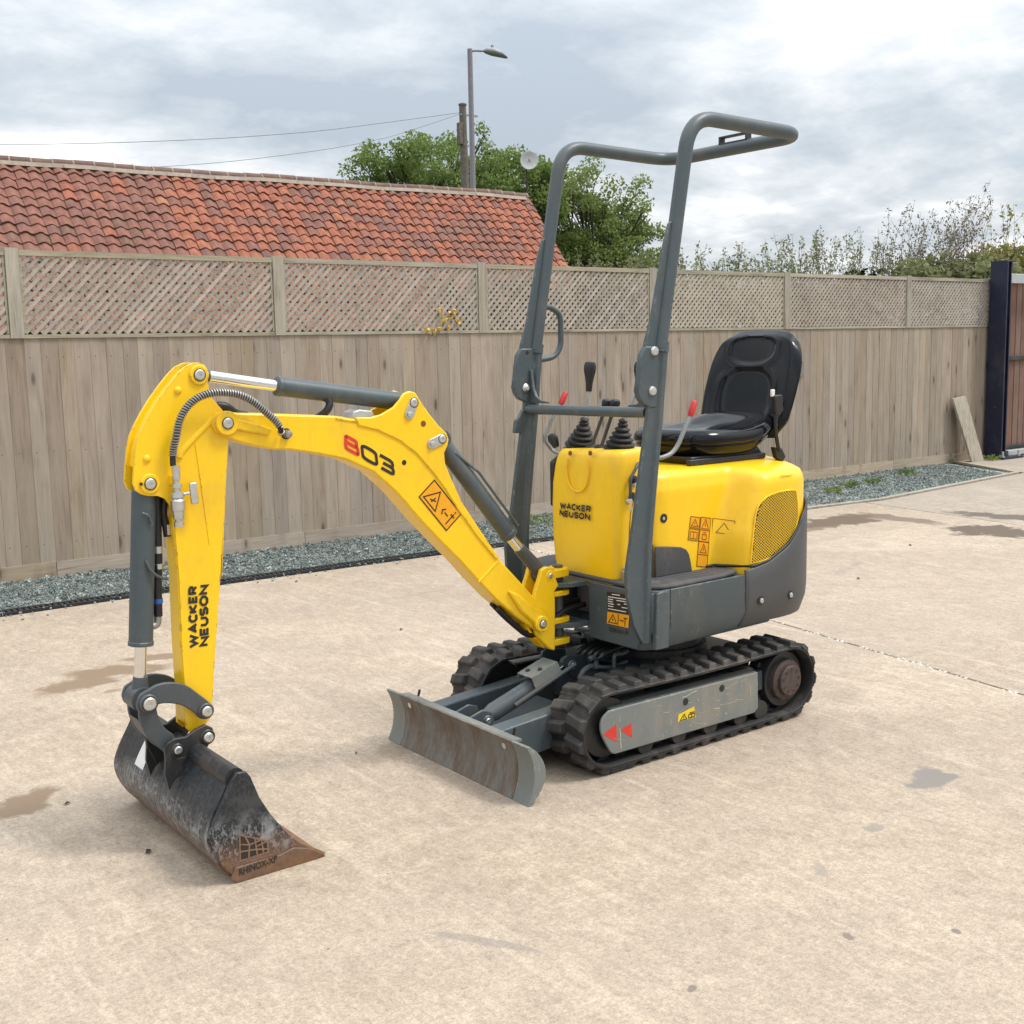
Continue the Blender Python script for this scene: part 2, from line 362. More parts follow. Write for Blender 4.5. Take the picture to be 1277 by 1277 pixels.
def timber(name, a, b, dark, knot=True, grain=(1, 1, .07), vs=1.0):
    t = NT(name); oi = t.n('ShaderNodeObjectInfo'); rnd = oi.outputs['Random']
    off = t.n('ShaderNodeCombineXYZ'); t.l(t.math('MULTIPLY', rnd, 37), off.inputs[0]); t.l(t.math('MULTIPLY', rnd, 91), off.inputs[2])
    va = t.n('ShaderNodeVectorMath', operation='ADD'); t.l(t.pos, va.inputs[0]); t.l(off.outputs[0], va.inputs[1]); p = va.outputs[0]
    pm = t.map(p, grain)
    g1 = t.noise(pm, 42 * vs, 6, .6, .6); g2 = t.noise(pm, 130 * vs, 3, .6)
    big = t.noise(p, 1.3, 4, .6)
    f = t.math('ADD', t.math('MULTIPLY', g1, .6), t.math('ADD', t.math('MULTIPLY', g2, .2), t.math('MULTIPLY', big, .35)))
    c = t.ramp(f, [(.42, dark), (.53, a), (.72, b)])
    hgt = g1
    if knot:
        kp = t.map(p, (9.0, 9.0, 2.9)); kd = t.vor(kp, 1.0, rnd=1); kc = t.vor(kp, 1.0, out='Color')
        ks = t.n('ShaderNodeSeparateColor'); t.l(kc, ks.inputs[0])
        on = t.math('GREATER_THAN', ks.outputs[0], .40)
        k1 = t.math('MULTIPLY', t.ramp(kd, [(.09, 1), (.17, 0)]), on)
        k2 = t.math('MULTIPLY', t.ramp(kd, [(.12, .6), (.46, 0)]), on)
        c = t.mix(k2, c, tuple(x * .74 for x in a)); c = t.mix(t.math('MULTIPLY', k1, .8), c, (.105, .066, .045))
    if knot and vs == 1.0:      # galvanised nail heads in pairs of rows, rust-stained
        ob = t.n('ShaderNodeTexCoord'); so = t.n('ShaderNodeSeparateXYZ'); t.l(ob.outputs['Object'], so.inputs[0]); nm = None
        for zz in (.09, .50, .915):
            a_ = t.math('LESS_THAN', t.math('ABSOLUTE', t.math('SUBTRACT', so.outputs[0], .022)), .0042); b_ = t.math('LESS_THAN', t.math('ABSOLUTE', t.math('SUBTRACT', so.outputs[2], zz)), .0030); m_ = t.math('MULTIPLY', a_, b_); nm = m_ if nm is None else t.math('MAXIMUM', nm, m_)
        c = t.mix(t.math('MULTIPLY', nm, .7), c, (.09, .07, .055))
    c = t.hsv(c, t.math('ADD', .495, t.math('MULTIPLY', rnd, .010)), t.math('ADD', .82, t.math('MULTIPLY', t.math('FRACT', t.math('MULTIPLY', rnd, 7.3)), .28)), t.math('ADD', .88, t.math('MULTIPLY', t.math('FRACT', t.math('MULTIPLY', rnd, 13.7)), .24)))
    t.bump(hgt, .35, .003)
    return t.set(col=c, rough=.82, spec=.25)
M['timber'] = timber('weathered_board', (.298, .240, .182), (.350, .288, .224), (.236, .183, .134))
M['timber_post'] = timber('weathered_post', (.30, .265, .21), (.40, .355, .29), (.17, .15, .11), knot=False)
M['timber_slat'] = timber('weathered_slat', (.33, .285, .235), (.42, .37, .31), (.23, .19, .15), knot=False, grain=(.6, .6, .6), vs=.5)
M['timber_rail'] = timber('weathered_rail', (.30, .27, .20), (.42, .37, .28), (.17, .16, .10), knot=False, grain=(.07, 1, 1))
M['gravel_board'] = timber('weathered_gravel_board', (.33, .265, .195), (.42, .345, .265), (.22, .17, .12), grain=(.07, 1, 1))

TILE = []
for nm, c in (('brown_pantile', (.26, .118, .088)), ('dusky_pantile', (.24, .115, .09)), ('red_pantile', (.335, .125, .08)), ('orange_pantile', (.36, .142, .085)), ('purple_pantile', (.215, .11, .09)), ('mossy_pantile', (.20, .11, .08)), ('bright_pantile', (.40, .18, .10))):
    t = NT(nm); n = t.noise(t.pos, 7, 6, .65); f = t.noise(t.pos, 34, 4, .7)
    cc = t.mix(t.ramp(n, [(.35, 0), (.7, 1)]), tuple(x * .72 for x in c), tuple(min(1, x * 1.15) for x in c)); cc = t.mix(t.ramp(f, [(.56, 0), (.75, .4)]), cc, (.30, .26, .22))
    t.bump(f, .3, .01); TILE.append(t.set(col=cc, rough=.85, spec=.2))
M['ridge'] = simple('ridge_tile_clay', (.20, .125, .10), .85, var=.3, vs=6, spec=.2)
M['mortar'] = simple('lime_mortar', (.37, .31, .25), .9, var=.2, vs=12, spec=.2)
def brick_mat():
    t = NT('barn_brick'); b = t.n('ShaderNodeTexBrick'); t.l(t.map(t.pos, (1, 1, 1), rot=(math.pi / 2, 0, 0)), b.inputs[0])
    b.inputs['Color1'].default_value = (.28, .11, .075, 1); b.inputs['Color2'].default_value = (.36, .17, .12, 1); b.inputs['Mortar'].default_value = (.40, .36, .31, 1)
    b.inputs['Scale'].default_value = 1; b.inputs['Brick Width'].default_value = .225; b.inputs['Row Height'].default_value = .075; b.inputs['Mortar Size'].default_value = .008
    return t.set(col=b.outputs[0], rough=.9, spec=.2)
M['brick'] = brick_mat()

def concrete(name, c0, c1, stains=(), seed=0.0):
    t = NT(name); p = t.map(t.pos, loc=(seed, seed * .7, 0))
    big = t.noise(p, .55, 5, .6, .4); mid = t.noise(p, 3.6, 7, .72, .4); fine = t.noise(p, 48, 6, .8); grit = t.noise(p, 150, 4, .75)
    blot = t.noise(t.map(p, (1, .55, 1), rot=(0, 0, .62)), 16, 6, .78, .6)
    broom = t.noise(t.map(p, (1, .10, 1), rot=(0, 0, .62)), 34, 5, .75)
    gr2 = t.noise(p, 105, 5, .8); gr3 = t.noise(t.map(p, (1, .45, 1), rot=(0, 0, .62)), 27, 7, .8, .4)
    f = t.math('ADD', t.math('ADD', t.math('MULTIPLY', big, .22), t.math('MULTIPLY', mid, .18)), t.math('ADD', t.math('ADD', t.math('MULTIPLY', broom, .10), t.math('MULTIPLY', gr3, .22)), t.math('ADD', t.math('MULTIPLY', fine, .20), t.math('MULTIPLY', gr2, .18))))
    c = t.ramp(f, [(.47, tuple(x * .66 for x in c0)), (.525, tuple(x * .92 for x in c0)), (.56, c0), (.60, c1), (.66, tuple(min(1, x * 1.28) for x in c1))])
    c = t.mix(t.ramp(grit, [(.32, .6), (.44, 0)]), c, tuple(x * .40 for x in c0))
    c = t.mix(t.ramp(t.noise(p, 95, 3, .7), [(.58, 0), (.70, .5)]), c, (.60, .55, .46))
    c = t.mix(t.math('MULTIPLY', t.ramp(t.noise(p, 2.2, 6, .7, .8), [(.46, 1), (.56, 0)]), .22), c, tuple(x * y * .72 for x, y in zip(c0, (1.0, .97, .93))))
    c = t.mix(t.math('MULTIPLY', t.ramp(t.noise(p, 11, 7, .78, .5), [(.50, 0), (.64, 1)]), .34), c, tuple(min(1, x * 1.24) for x in c1))
    # warm and grey weathering, pale scuffs, dark tyre rubs
    c = t.mix(t.ramp(t.noise(p, .9, 4, .6), [(.42, .35), (.6, 0)]), c, tuple(x * y for x, y in zip(c0, (.86, .88, .93))))
    c = t.mix(t.math('MULTIPLY', t.ramp(t.noise(t.map(p, (1, .10, 1), rot=(0, 0, 1.0)), 9, 5, .7), [(.57, 0), (.70, 1)]), .40), c, tuple(min(1, x * 1.25) for x in c1))
    c = t.mix(t.math('MULTIPLY', t.ramp(t.noise(t.map(p, (.12, 1, 1), rot=(0, 0, -.5)), 5, 5, .7), [(.58, 0), (.72, 1)]), .32), c, tuple(x * .58 for x in c0))
    c = t.mix(t.math('MULTIPLY', t.ramp(t.noise(p, 7, 6, .75), [(.60, 0), (.72, 1)]), .30), c, tuple(x * .62 for x in c0))
    pit = t.vor(p, 13); c = t.mix(t.math('MULTIPLY', t.ramp(pit, [(.035, 1), (.06, 0)]), t.ramp(t.noise(p, 2.1, 3), [(.5, 0), (.6, .8)])), c, (.10, .085, .07))
    c = t.mix(1.0, c, t.ramp(t.noise(p, 62, 5, .8), [(.34, .78), (.50, 1.0), (.66, 1.15)]), 'MULTIPLY')
    c = t.mix(1.0, c, t.ramp(t.noise(t.map(p, (1, .5, 1), rot=(0, 0, .62)), 25, 6, .78, .3), [(.34, .88), (.50, 1.0), (.66, 1.09)]), 'MULTIPLY')
    c = t.mix(1.0, c, t.ramp(t.noise(p, 170, 3, .8), [(.34, .72), (.48, 1.0), (.66, 1.14)]), 'MULTIPLY')
    wet = None
    for (x, y, rx, ry, rot, amt, col) in stains:
        q = t.n('ShaderNodeVectorMath', operation='ADD'); w = t.noise(t.pos, 5, 5, .65, out='Color')
        wv = t.n('ShaderNodeVectorMath', operation='MULTIPLY_ADD'); t.l(w, wv.inputs[0]); k = min(rx, ry) * 3.2; wv.inputs[1].default_value = (k, k, 0); wv.inputs[2].default_value = (-k / 2, -k / 2, 0)
        t.l(t.pos, q.inputs[0]); t.l(wv.outputs[0], q.inputs[1])
        mp = t.n('ShaderNodeMapping', vector_type='TEXTURE'); mp.inputs['Location'].default_value = (x, y, 0); mp.inputs['Rotation'].default_value = (0, 0, rot); mp.inputs['Scale'].default_value = (rx, ry, 1)
        t.l(q.outputs[0], mp.inputs[0]); ln = t.n('ShaderNodeVectorMath', operation='LENGTH'); t.l(mp.outputs[0], ln.inputs[0])
        m = t.math('MULTIPLY', t.ramp(ln.outputs['Value'], [(.72, 1), (1.02, 0)]), amt)
        c = t.mix(m, c, col); wet = m if wet is None else t.math('MAXIMUM', wet, m)
    t.bump(t.math('ADD', t.math('MULTIPLY', fine, .6), t.math('MULTIPLY', broom, .5)), .30, .004)
    r = .86 if wet is None else t.math('SUBTRACT', .86, t.math('MULTIPLY', wet, .28))
    return t.set(col=c, rough=r, spec=.3)
CA, CB = (.402, .322, .242), (.466, .381, .292)
WETC = (.215, .150, .095); OIL = (.20, .18, .16)
M['conc_a'] = concrete('yard_concrete', CA, CB, [(1.70, -1.98, .24, .13, .3, .95, WETC), (1.45, -2.09, .27, .10, -.4, .95, WETC), (1.22, -2.20, .20, .07, -.4, .9, WETC), (1.60, -1.78, .05, .03, 0, .7, WETC), (2.27, -.66, .18, .09, .6, .95, WETC), (-.17, 1.09, .115, .075, .5, .9, OIL), (.30, 1.22, .04, .03, 0, .6, OIL),
    (.66, 1.30, .05, .02, 1, .45, OIL), (.68, 1.74, .018, .012, 1, .7, (.12, .10, .09)), (.91, 1.59, .020, .016, 1, .7, (.14, .12, .10)), (1.62, 1.05, .16, .02, -1.0, .5, OIL), (.95, -.35, .28, .08, .3, .35, WETC), (1.38, 1.52, .020, .011, .4, .7, (.12, .10, .09))])
M['conc_b'] = concrete('yard_concrete_middle', CA, CB, [(-4.60, -2.72, .62, .22, .15, .97, (.125, .09, .06)), (-3.6, -2.55, .85, .10, .06, .9, (.20, .15, .105)), (-5.0, -1.60, .30, .40, .2, .97, (.11, .08, .055)), (-5.05, -2.45, .13, .45, -.1, .9, (.17, .125, .09)), (-3.0, -1.4, .3, .05, .3, .3, OIL), (-2.1, -2.3, .3, .04, .4, .3, OIL)], 3.1)
M['conc_c'] = concrete('yard_concrete_far', (.365, .305, .243), (.42, .355, .29), [(-5.75, -1.9, .16, .6, .19, .95, (.12, .092, .07))], 7.3)
M['joint'] = simple('slab_joint_grit', (.47, .42, .35), .95, var=.5, vs=26, spec=.1)
M['chip'] = simple('pale_joint_chips', (.66, .63, .57), .9, var=.2, vs=40, spec=.2)
M['soil'] = simple('dirt_ground', (.17, .14, .10), .95, var=.4, vs=8, spec=.1)
M['grass'] = simple('rough_grass', (.065, .09, .03), .9, var=.4, vs=5, spec=.1)
def gravel_mat():
    t = NT('green_slate_gravel'); oi = t.vor(t.pos, 34, out='Color'); s = t.n('ShaderNodeSeparateColor'); t.l(oi, s.inputs[0])
    c = t.ramp(s.outputs[0], [(0, (.09, .11, .102)), (.35, (.16, .188, .175)), (.7, (.22, .25, .234)), (.93, (.30, .315, .295)), (1, (.52, .52, .49))])
    c = t.mix(t.math('MULTIPLY', t.ramp(t.noise(t.pos, 3, 4), [(.5, 0), (.7, 1)]), .4), c, (.16, .15, .11))
    t.bump(t.noise(t.pos, 60, 4), .6, .01); return t.set(col=c, rough=.88, spec=.25)
M['gravel'] = gravel_mat()
M['drain'] = simple('cast_drain', (.035, .034, .034), .6, var=.3)
M['blue_steel'] = painted('dark_blue_paint', (.008, .012, .034), .42, (.10, .085, .07), .35, .4, (.25, .26, .28), .1)
M['gate_board'] = timber('brown_gate_board', (.15, .090, .066), (.19, .118, .088), (.11, .062, .045), knot=False)
M['galv'] = simple('galvanised_steel', (.50, .52, .53), .45, .5, .12, 25)
M['lamp_grey'] = simple('lamp_grey', (.30, .31, .33), .5, var=.1)
M['lamp_purple'] = simple('lamp_column_paint', (.235, .215, .24), .55, var=.15)
M['pole_wood'] = simple('utility_pole_wood', (.19, .165, .14), .9, var=.3, vs=9, spec=.1)
M['dish'] = simple('dish_white', (.72, .72, .71), .5, var=.05)
M['bark'] = simple('tree_bark', (.085, .068, .050), .95, var=.35, vs=9, spec=.1)
M['twig'] = simple('purple_twig', (.20, .15, .13), .9, var=.3, vs=20, spec=.1)
def leafm(name, a, b):
    t = NT(name); oi = t.noise(t.pos, 1.7, 4, .7); f = t.noise(t.pos, 14, 2)
    c = t.mix(t.ramp(t.math('ADD', t.math('MULTIPLY', oi, .6), t.math('MULTIPLY', f, .4)), [(.38, 0), (.62, 1)]), a, b)
    tr = t.n('ShaderNodeBsdfTranslucent'); t.l(c, tr.inputs[0]); ms = t.n('ShaderNodeMixShader'); ms.inputs[0].default_value = .45
    t.set(col=c, rough=.55, spec=.3); t.l(t.b.outputs[0], ms.inputs[1]); t.l(tr.outputs[0], ms.inputs[2]); t.l(ms.outputs[0], t.o.inputs[0]); return t.m
M['leaf'] = leafm('tree_leaves', (.105, .165, .040), (.25, .32, .09))
M['leaf2'] = leafm('tree_leaves_olive', (.12, .175, .046), (.285, .335, .10))
M['leaf_hedge'] = leafm('hedge_leaves', (.13, .155, .065), (.29, .30, .14))
M['leaf_yellow'] = leafm('yellowing_leaves', (.17, .165, .045), (.32, .29, .09))
M['leaf_purple'] = leafm('dusky_leaves', (.14, .12, .085), (.24, .20, .14))
M['flower'] = simple('yellow_petal', (.75, .46, .02), .6, var=.15)
M['dead_leaf'] = simple('dead_leaf', (.06, .045, .03), .8, var=.3)

# measured outlines in metres: side views are (x, z), front views (y, z)
D = {
    'boom_box': [(1.832, 1.247), (1.825, 1.268), (1.811, 1.282), (1.785, 1.285), (1.744, 1.278), (1.661, 1.272), (1.599, 1.267), (1.423, 1.253), (1.356, 1.239), (1.274, 1.219), (1.201, 1.185), (1.136, 1.135), (1.08, 1.078), (1.023, 0.998), (0.964, 0.921), (0.884, 0.826), (0.812, 0.727), (0.727, 0.64), (0.65, 0.557), (0.6, 0.499), (0.597, 0.463), (0.624, 0.441), (0.652, 0.442), (0.741, 0.509), (0.827, 0.583), (0.9, 0.657), (0.97, 0.734), (1.049, 0.812), (1.126, 0.892), (1.218, 0.996), (1.299, 1.068), (1.397, 1.115), (1.484, 1.137), (1.58, 1.157), (1.642, 1.163), (1.696, 1.176), (1.749, 1.192), (1.789, 1.209), (1.82, 1.224)],
    'boom_ear': [(1.358, 1.245), (1.303, 1.243), (1.266, 1.25), (1.219, 1.271), (1.195, 1.293), (1.178, 1.313), (1.156, 1.32), (1.134, 1.313), (1.121, 1.293), (1.086, 1.245), (1.048, 1.202), (1.019, 1.177), (1.01, 1.154), (1.015, 1.134), (1.029, 1.111), (1.027, 1.076), (1.005, 1.024), (0.966, 0.944), (0.927, 0.887), (0.887, 0.831), (0.813, 0.73), (0.826, 0.724), (0.903, 0.813), (0.983, 0.918), (1.026, 0.984), (1.074, 1.046), (1.135, 1.113), (1.2, 1.162), (1.278, 1.199), (1.35, 1.219)],
    'boom_pins': [(1.145, 1.282), (1.163, 1.245), (1.039, 1.158), (1.079, 1.144), (0.638, 0.472), (1.109, 1.212), (1.184, 1.09), (1.787, 1.251), (1.597, 1.208)],
    'boom_seam': [(1.426, 1.245), (1.338, 1.228), (1.275, 1.212), (1.202, 1.177), (1.137, 1.128), (1.08, 1.07), (1.023, 0.99), (0.965, 0.911), (0.884, 0.816), (0.817, 0.73)],
    'boom_step': [(0.81, 0.725), (0.9, 0.657)],
    'boom_rib': [(0.783, 0.612), (0.744, 0.598), (0.628, 0.503), (0.663, 0.467), (0.729, 0.528)],
    'boom_rib2': [(1.768, 1.268), (1.645, 1.227), (1.658, 1.206), (1.77, 1.231)],
    't803': [(1.404, 1.198), (1.224, 1.095), (1.4, 1.151)],
    'boom_sticker': [(1.07, 1.023), (0.968, 0.901), (1.028, 0.85), (1.131, 0.973)],
    'arm_plate': [(1.856, 1.428), (1.873, 1.428), (1.899, 1.417), (1.922, 1.397), (1.952, 1.364), (1.981, 1.329), (2.008, 1.291), (2.029, 1.257), (2.045, 1.227), (2.055, 1.19), (2.063, 1.138), (2.069, 1.096), (2.061, 1.075), (2.047, 1.063), (2.026, 1.057), (2.001, 1.055), (1.98, 1.045), (1.966, 1.025), (1.957, 0.988), (1.952, 0.813), (1.956, 0.613), (1.955, 0.473), (1.958, 0.36), (1.943, 0.343), (1.907, 0.349), (1.88, 0.379), (1.869, 0.457), (1.855, 0.578), (1.83, 0.767), (1.814, 0.904), (1.822, 0.795), (1.792, 1.083), (1.778, 1.21), (1.767, 1.243), (1.776, 1.271), (1.792, 1.289), (1.808, 1.308), (1.825, 1.328), (1.83, 1.355), (1.831, 1.382), (1.83, 1.404), (1.839, 1.421)],
    'arm_pins': [(1.859, 1.393), (2.022, 1.092), (1.923, 1.351), (2.025, 1.163), (1.89, 0.397), (1.895, 0.321)],
    'arm_seam': [(1.922, 1.168), (1.881, 1.197), (1.874, 1.123), (1.855, 0.899)],
    'arm_raise': [(1.931, 1.16), (1.913, 1.186), (1.822, 1.268)],
    'wn_arm': [(1.937, 0.599), (1.928, 0.783), (1.866, 0.78), (1.875, 0.597)],
    'hose_outer': [(1.622, 1.211), (1.63, 1.226), (1.644, 1.249), (1.679, 1.281), (1.719, 1.314), (1.765, 1.335), (1.816, 1.342), (1.856, 1.338), (1.891, 1.324), (1.92, 1.299), (1.94, 1.265), (1.952, 1.223), (1.958, 1.176), (1.96, 1.139)],
    'valve': [(1.953, 1.137), (1.953, 1.097), (1.952, 1.078), (1.953, 1.051), (1.954, 0.991), (1.953, 0.97), (1.909, 1.052), (1.929, 1.051), (1.899, 1.079), (1.902, 1.027)],
    'arm_cyl': [(1.842, 1.392), (1.597, 1.351), (1.158, 1.285), (1.121, 1.28)],
    'boom_cyl': [(1.015, 1.153), (0.971, 1.095), (0.73, 0.793), (0.681, 0.736), (0.58, 0.624)],
    'bk_cyl': [(2.023, 1.091), (2.031, 1.054), (2.063, 0.623), (2.071, 0.522), (2.075, 0.462)],
    'bk_hose': [(1.987, 1.047), (1.994, 0.933), (1.993, 0.894), (2.003, 0.814), (2.002, 0.836), (2.011, 0.752), (2.015, 0.701)],
    'link': [(2.108, 0.467), (2.098, 0.492), (2.072, 0.505), (2.042, 0.515), (2.004, 0.514), (1.961, 0.498), (1.924, 0.464), (1.89, 0.429), (1.881, 0.4), (1.902, 0.384), (1.924, 0.39), (1.938, 0.408), (1.957, 0.425), (1.982, 0.443), (2.024, 0.456), (2.054, 0.454), (2.077, 0.435), (2.101, 0.444)],
    'hlink': [(2.095, 0.465), (2.087, 0.486), (2.064, 0.492), (2.047, 0.468), (2.046, 0.442), (2.041, 0.413), (2.024, 0.377), (2.001, 0.353), (1.993, 0.325), (2.019, 0.299), (2.042, 0.318), (2.069, 0.348), (2.088, 0.384), (2.098, 0.425)],
    'link_pins': [(2.076, 0.468), (1.906, 0.41), (1.911, 0.335), (2.004, 0.317)],
    'bracket': [(2.042, 0.328), (2.033, 0.343), (2.011, 0.351), (1.976, 0.349), (1.944, 0.365), (1.915, 0.373), (1.893, 0.358), (1.891, 0.333), (1.913, 0.303), (1.931, 0.285), (1.957, 0.301), (1.978, 0.285), (2.014, 0.23), (2.04, 0.293)],
    'bucket': [(1.946, 0.291), (1.917, 0.287), (1.905, 0.269), (1.882, 0.204), (1.85, 0.145), (1.809, 0.086), (1.766, 0.04), (1.685, -0.014), (1.704, -0.022), (1.787, -0.024), (1.963, -0.01), (1.995, 0.025), (2.021, 0.082), (2.032, 0.123), (2.021, 0.165), (1.984, 0.23), (1.964, 0.271)],
    'bucket_text': [(1.962, 0.017), (1.829, 0.012), (1.949, 0.122), (1.866, 0.065), (1.958, 0.049), (1.871, 0.045)],
    'near_edge_lo': [(0.417, 1.441), (0.405, 1.334), (0.405, 1.236), (0.422, 1.139), (0.44, 1.042), (0.458, 0.944), (0.475, 0.847), (0.496, 0.749), (0.51, 0.681), (0.506, 0.6), (0.478, 0.494), (0.444, 0.432)],
    'near_edge_hi': [(0.32, 1.447), (0.334, 1.332), (0.348, 1.195), (0.358, 1.116), (0.368, 1.038), (0.381, 0.939), (0.393, 0.84), (0.402, 0.75), (0.405, 0.67), (0.406, 0.588), (0.406, 0.486), (0.407, 0.424)],
    'hoop_side': [(0.355, 1.453), (0.319, 1.665), (0.271, 1.886), (0.246, 2.062), (0.221, 2.15), (0.164, 2.207), (0.087, 2.23), (-0.019, 2.226), (-0.156, 2.217), (-0.284, 2.207)],
    'gusset': [(0.287, 1.868), (0.304, 1.857), (0.327, 1.788), (0.364, 1.638), (0.389, 1.533), (0.416, 1.463), (0.422, 1.432), (0.328, 1.43), (0.3, 1.666)],
    'hinge_plate': [(0.418, 1.447), (0.438, 1.419), (0.445, 1.375), (0.451, 1.331), (0.457, 1.298), (0.449, 1.274), (0.432, 1.253), (0.398, 1.24), (0.358, 1.239), (0.332, 1.435), (0.347, 1.446)],
    'latch': [(0.375, 1.215), (0.415, 1.214), (0.433, 1.186), (0.449, 1.173), (0.458, 1.125), (0.429, 1.123), (0.417, 1.146), (0.389, 1.147)],
    'hinge_bolts': [(0.386, 1.43), (0.396, 1.296)],
    'grab': [(0.271, 1.601), (0.236, 1.588), (0.216, 1.558), (0.215, 1.501), (0.229, 1.445), (0.259, 1.415), (0.322, 1.401)],
    'farpole': [(0.271, 2.101), (0.327, 1.603), (0.367, 1.25)],
    'crossbar': [(-0.288, 1.212), (0.341, 1.222)],
    'frame_plate': [(0.617, 0.224), (-0.131, 0.222), (-0.135, 0.081), (-0.114, 0.065), (0.588, 0.064), (0.609, 0.076), (0.644, 0.132), (0.656, 0.175), (0.646, 0.204)],
    'frame_marks': [(0.065, 0.197), (0.252, 0.183), (0.288, 0.143), (0.209, 0.157), (0.201, 0.116), (0.291, 0.116), (0.644, 0.145), (0.585, 0.172), (0.582, 0.107), (0.567, 0.145), (0.514, 0.159), (0.512, 0.106)],
    'rollers': [(0.275, 0.05), (-0.045, 0.05), (0.589, 0.038), (0.107, 0.043), (-0.335, 0.145)],
    'hood_low': [(0.292, 0.74), (0.155, 0.716), (0.116, 0.691), (0.097, 0.638), (0.014, 0.622), (-0.092, 0.608), (-0.134, 0.594)],
    'seam': [(0.04, 0.627), (-0.024, 0.627), (-0.106, 0.625), (-0.18, 0.638), (-0.29, 0.686), (-0.359, 0.748), (-0.398, 0.79)],
    'grille': [(-0.094, 0.642), (-0.101, 0.729), (-0.113, 0.79), (-0.131, 0.845), (-0.164, 0.878), (-0.222, 0.893), (-0.29, 0.897), (-0.336, 0.893), (-0.353, 0.878), (-0.368, 0.816), (-0.366, 0.775), (-0.336, 0.726), (-0.276, 0.68), (-0.209, 0.654), (-0.142, 0.642)],
    'arch': [(-0.034, 0.623), (-0.013, 0.716), (-0.028, 0.792), (-0.076, 0.855), (-0.125, 0.929), (-0.191, 0.951), (-0.258, 0.956), (-0.327, 0.953)],
    'stick': [(0.099, 0.825), (0.052, 0.816), (0.063, 0.73), (0.113, 0.74), (0.046, 0.817), (-0.01, 0.807), (0.006, 0.718), (0.058, 0.728), (-0.016, 0.806), (-0.076, 0.795), (-0.006, 0.753), (0.014, 0.625), (0.068, 0.636), (0.238, 0.831)],
    'sideplate': [(0.335, 0.607), (-0.043, 0.61), (-0.045, 0.463), (0.335, 0.477), (0.335, 0.386), (-0.045, 0.402), (0.372, 0.388), (0.419, 0.605), (-0.134, 0.498), (-0.301, 0.495), (-0.184, 0.413), (-0.191, 0.407)],
    'front_st': [(0.156, 0.576), (0.266, 0.581), (0.273, 0.513), (0.159, 0.508), (0.159, 0.503), (0.275, 0.509), (0.27, 0.462), (0.155, 0.459), (0.166, 0.438), (0.279, 0.444)],
    'console': [(-0.145, 1.078), (-0.178, 0.963), (-0.179, 0.828), (-0.173, 0.684), (-0.158, 0.574), (0.027, 0.591), (0.206, 0.614), (0.199, 1.089), (0.209, 0.813), (-0.04, 1.075), (0.073, 1.082), (-0.101, 0.879), (0.077, 0.883), (0.076, 0.826), (-0.107, 0.824), (-0.05, 1.065), (-0.059, 0.99), (-0.01, 0.938), (0.054, 0.962), (0.074, 1.064)],
    'king': [(0.629, 0.637), (0.622, 0.661), (0.603, 0.669), (0.562, 0.666), (0.556, 0.622), (0.544, 0.595), (0.564, 0.575), (0.561, 0.542), (0.565, 0.356), (0.592, 0.366), (0.622, 0.398), (0.65, 0.428), (0.661, 0.476), (0.662, 0.551), (0.646, 0.599)],
    'king_pins': [(0.583, 0.636), (0.637, 0.473), (0.51, 0.621), (0.506, 0.446), (0.508, 0.374)],
    'knob_far': [(0.336, 1.389), (0.284, 1.374), (0.295, 1.318), (0.317, 1.291), (0.346, 1.191)],
}
D2 = {
    'buckle': [(-0.35, 0.225, 1.266), (-0.365, 0.225, 1.248), (-0.405, 0.225, 1.246), (-0.409, 0.225, 1.185), (-0.37, 0.225, 1.178), (-0.38, 0.225, 1.116), (-0.395, 0.225, 1.053), (-0.418, 0.225, 1.038), (-0.419, 0.225, 1.007)],
    'console_side': [(0.36, 0.215, 1.029), (0.313, 0.215, 1.069), (0.38, 0.215, 0.99), (0.373, 0.215, 0.949), (0.353, 0.215, 0.941), (0.337, 0.215, 1.01), (0.313, 0.215, 1.031), (0.366, 0.215, 0.881), (0.385, 0.215, 0.851), (0.398, 0.215, 0.764)],
    'bcyl': [(0.88, 0.0, 0.158), (0.775, 0.0, 0.198), (0.643, 0.0, 0.242), (0.58, 0.0, 0.268), (0.527, 0.0, 0.284), (0.483, -0.0, 0.286)],
    'guard': [(0.76, 0.02, 0.306), (0.707, 0.02, 0.324), (0.596, 0.02, 0.263), (0.659, 0.02, 0.243)],
    'ear': [(0.556, 0.05, 0.309), (0.546, 0.05, 0.331), (0.523, 0.05, 0.337), (0.438, 0.05, 0.322), (0.432, 0.05, 0.276), (0.492, 0.05, 0.238), (0.524, 0.05, 0.267), (0.524, 0.05, 0.301)],
    'pipe1': [(0.514, 0.1, 0.255), (0.494, 0.1, 0.282), (0.461, 0.1, 0.294), (0.441, 0.1, 0.288), (0.434, 0.1, 0.313), (0.454, 0.1, 0.324), (0.467, 0.1, 0.319)],
    'pipe2': [(0.382, 0.14, 0.281), (0.378, 0.14, 0.327), (0.341, 0.14, 0.328), (0.313, 0.14, 0.334)],
    'pipe3': [(0.451, 0.12, 0.294), (0.371, 0.12, 0.28), (0.302, 0.12, 0.288)],
}
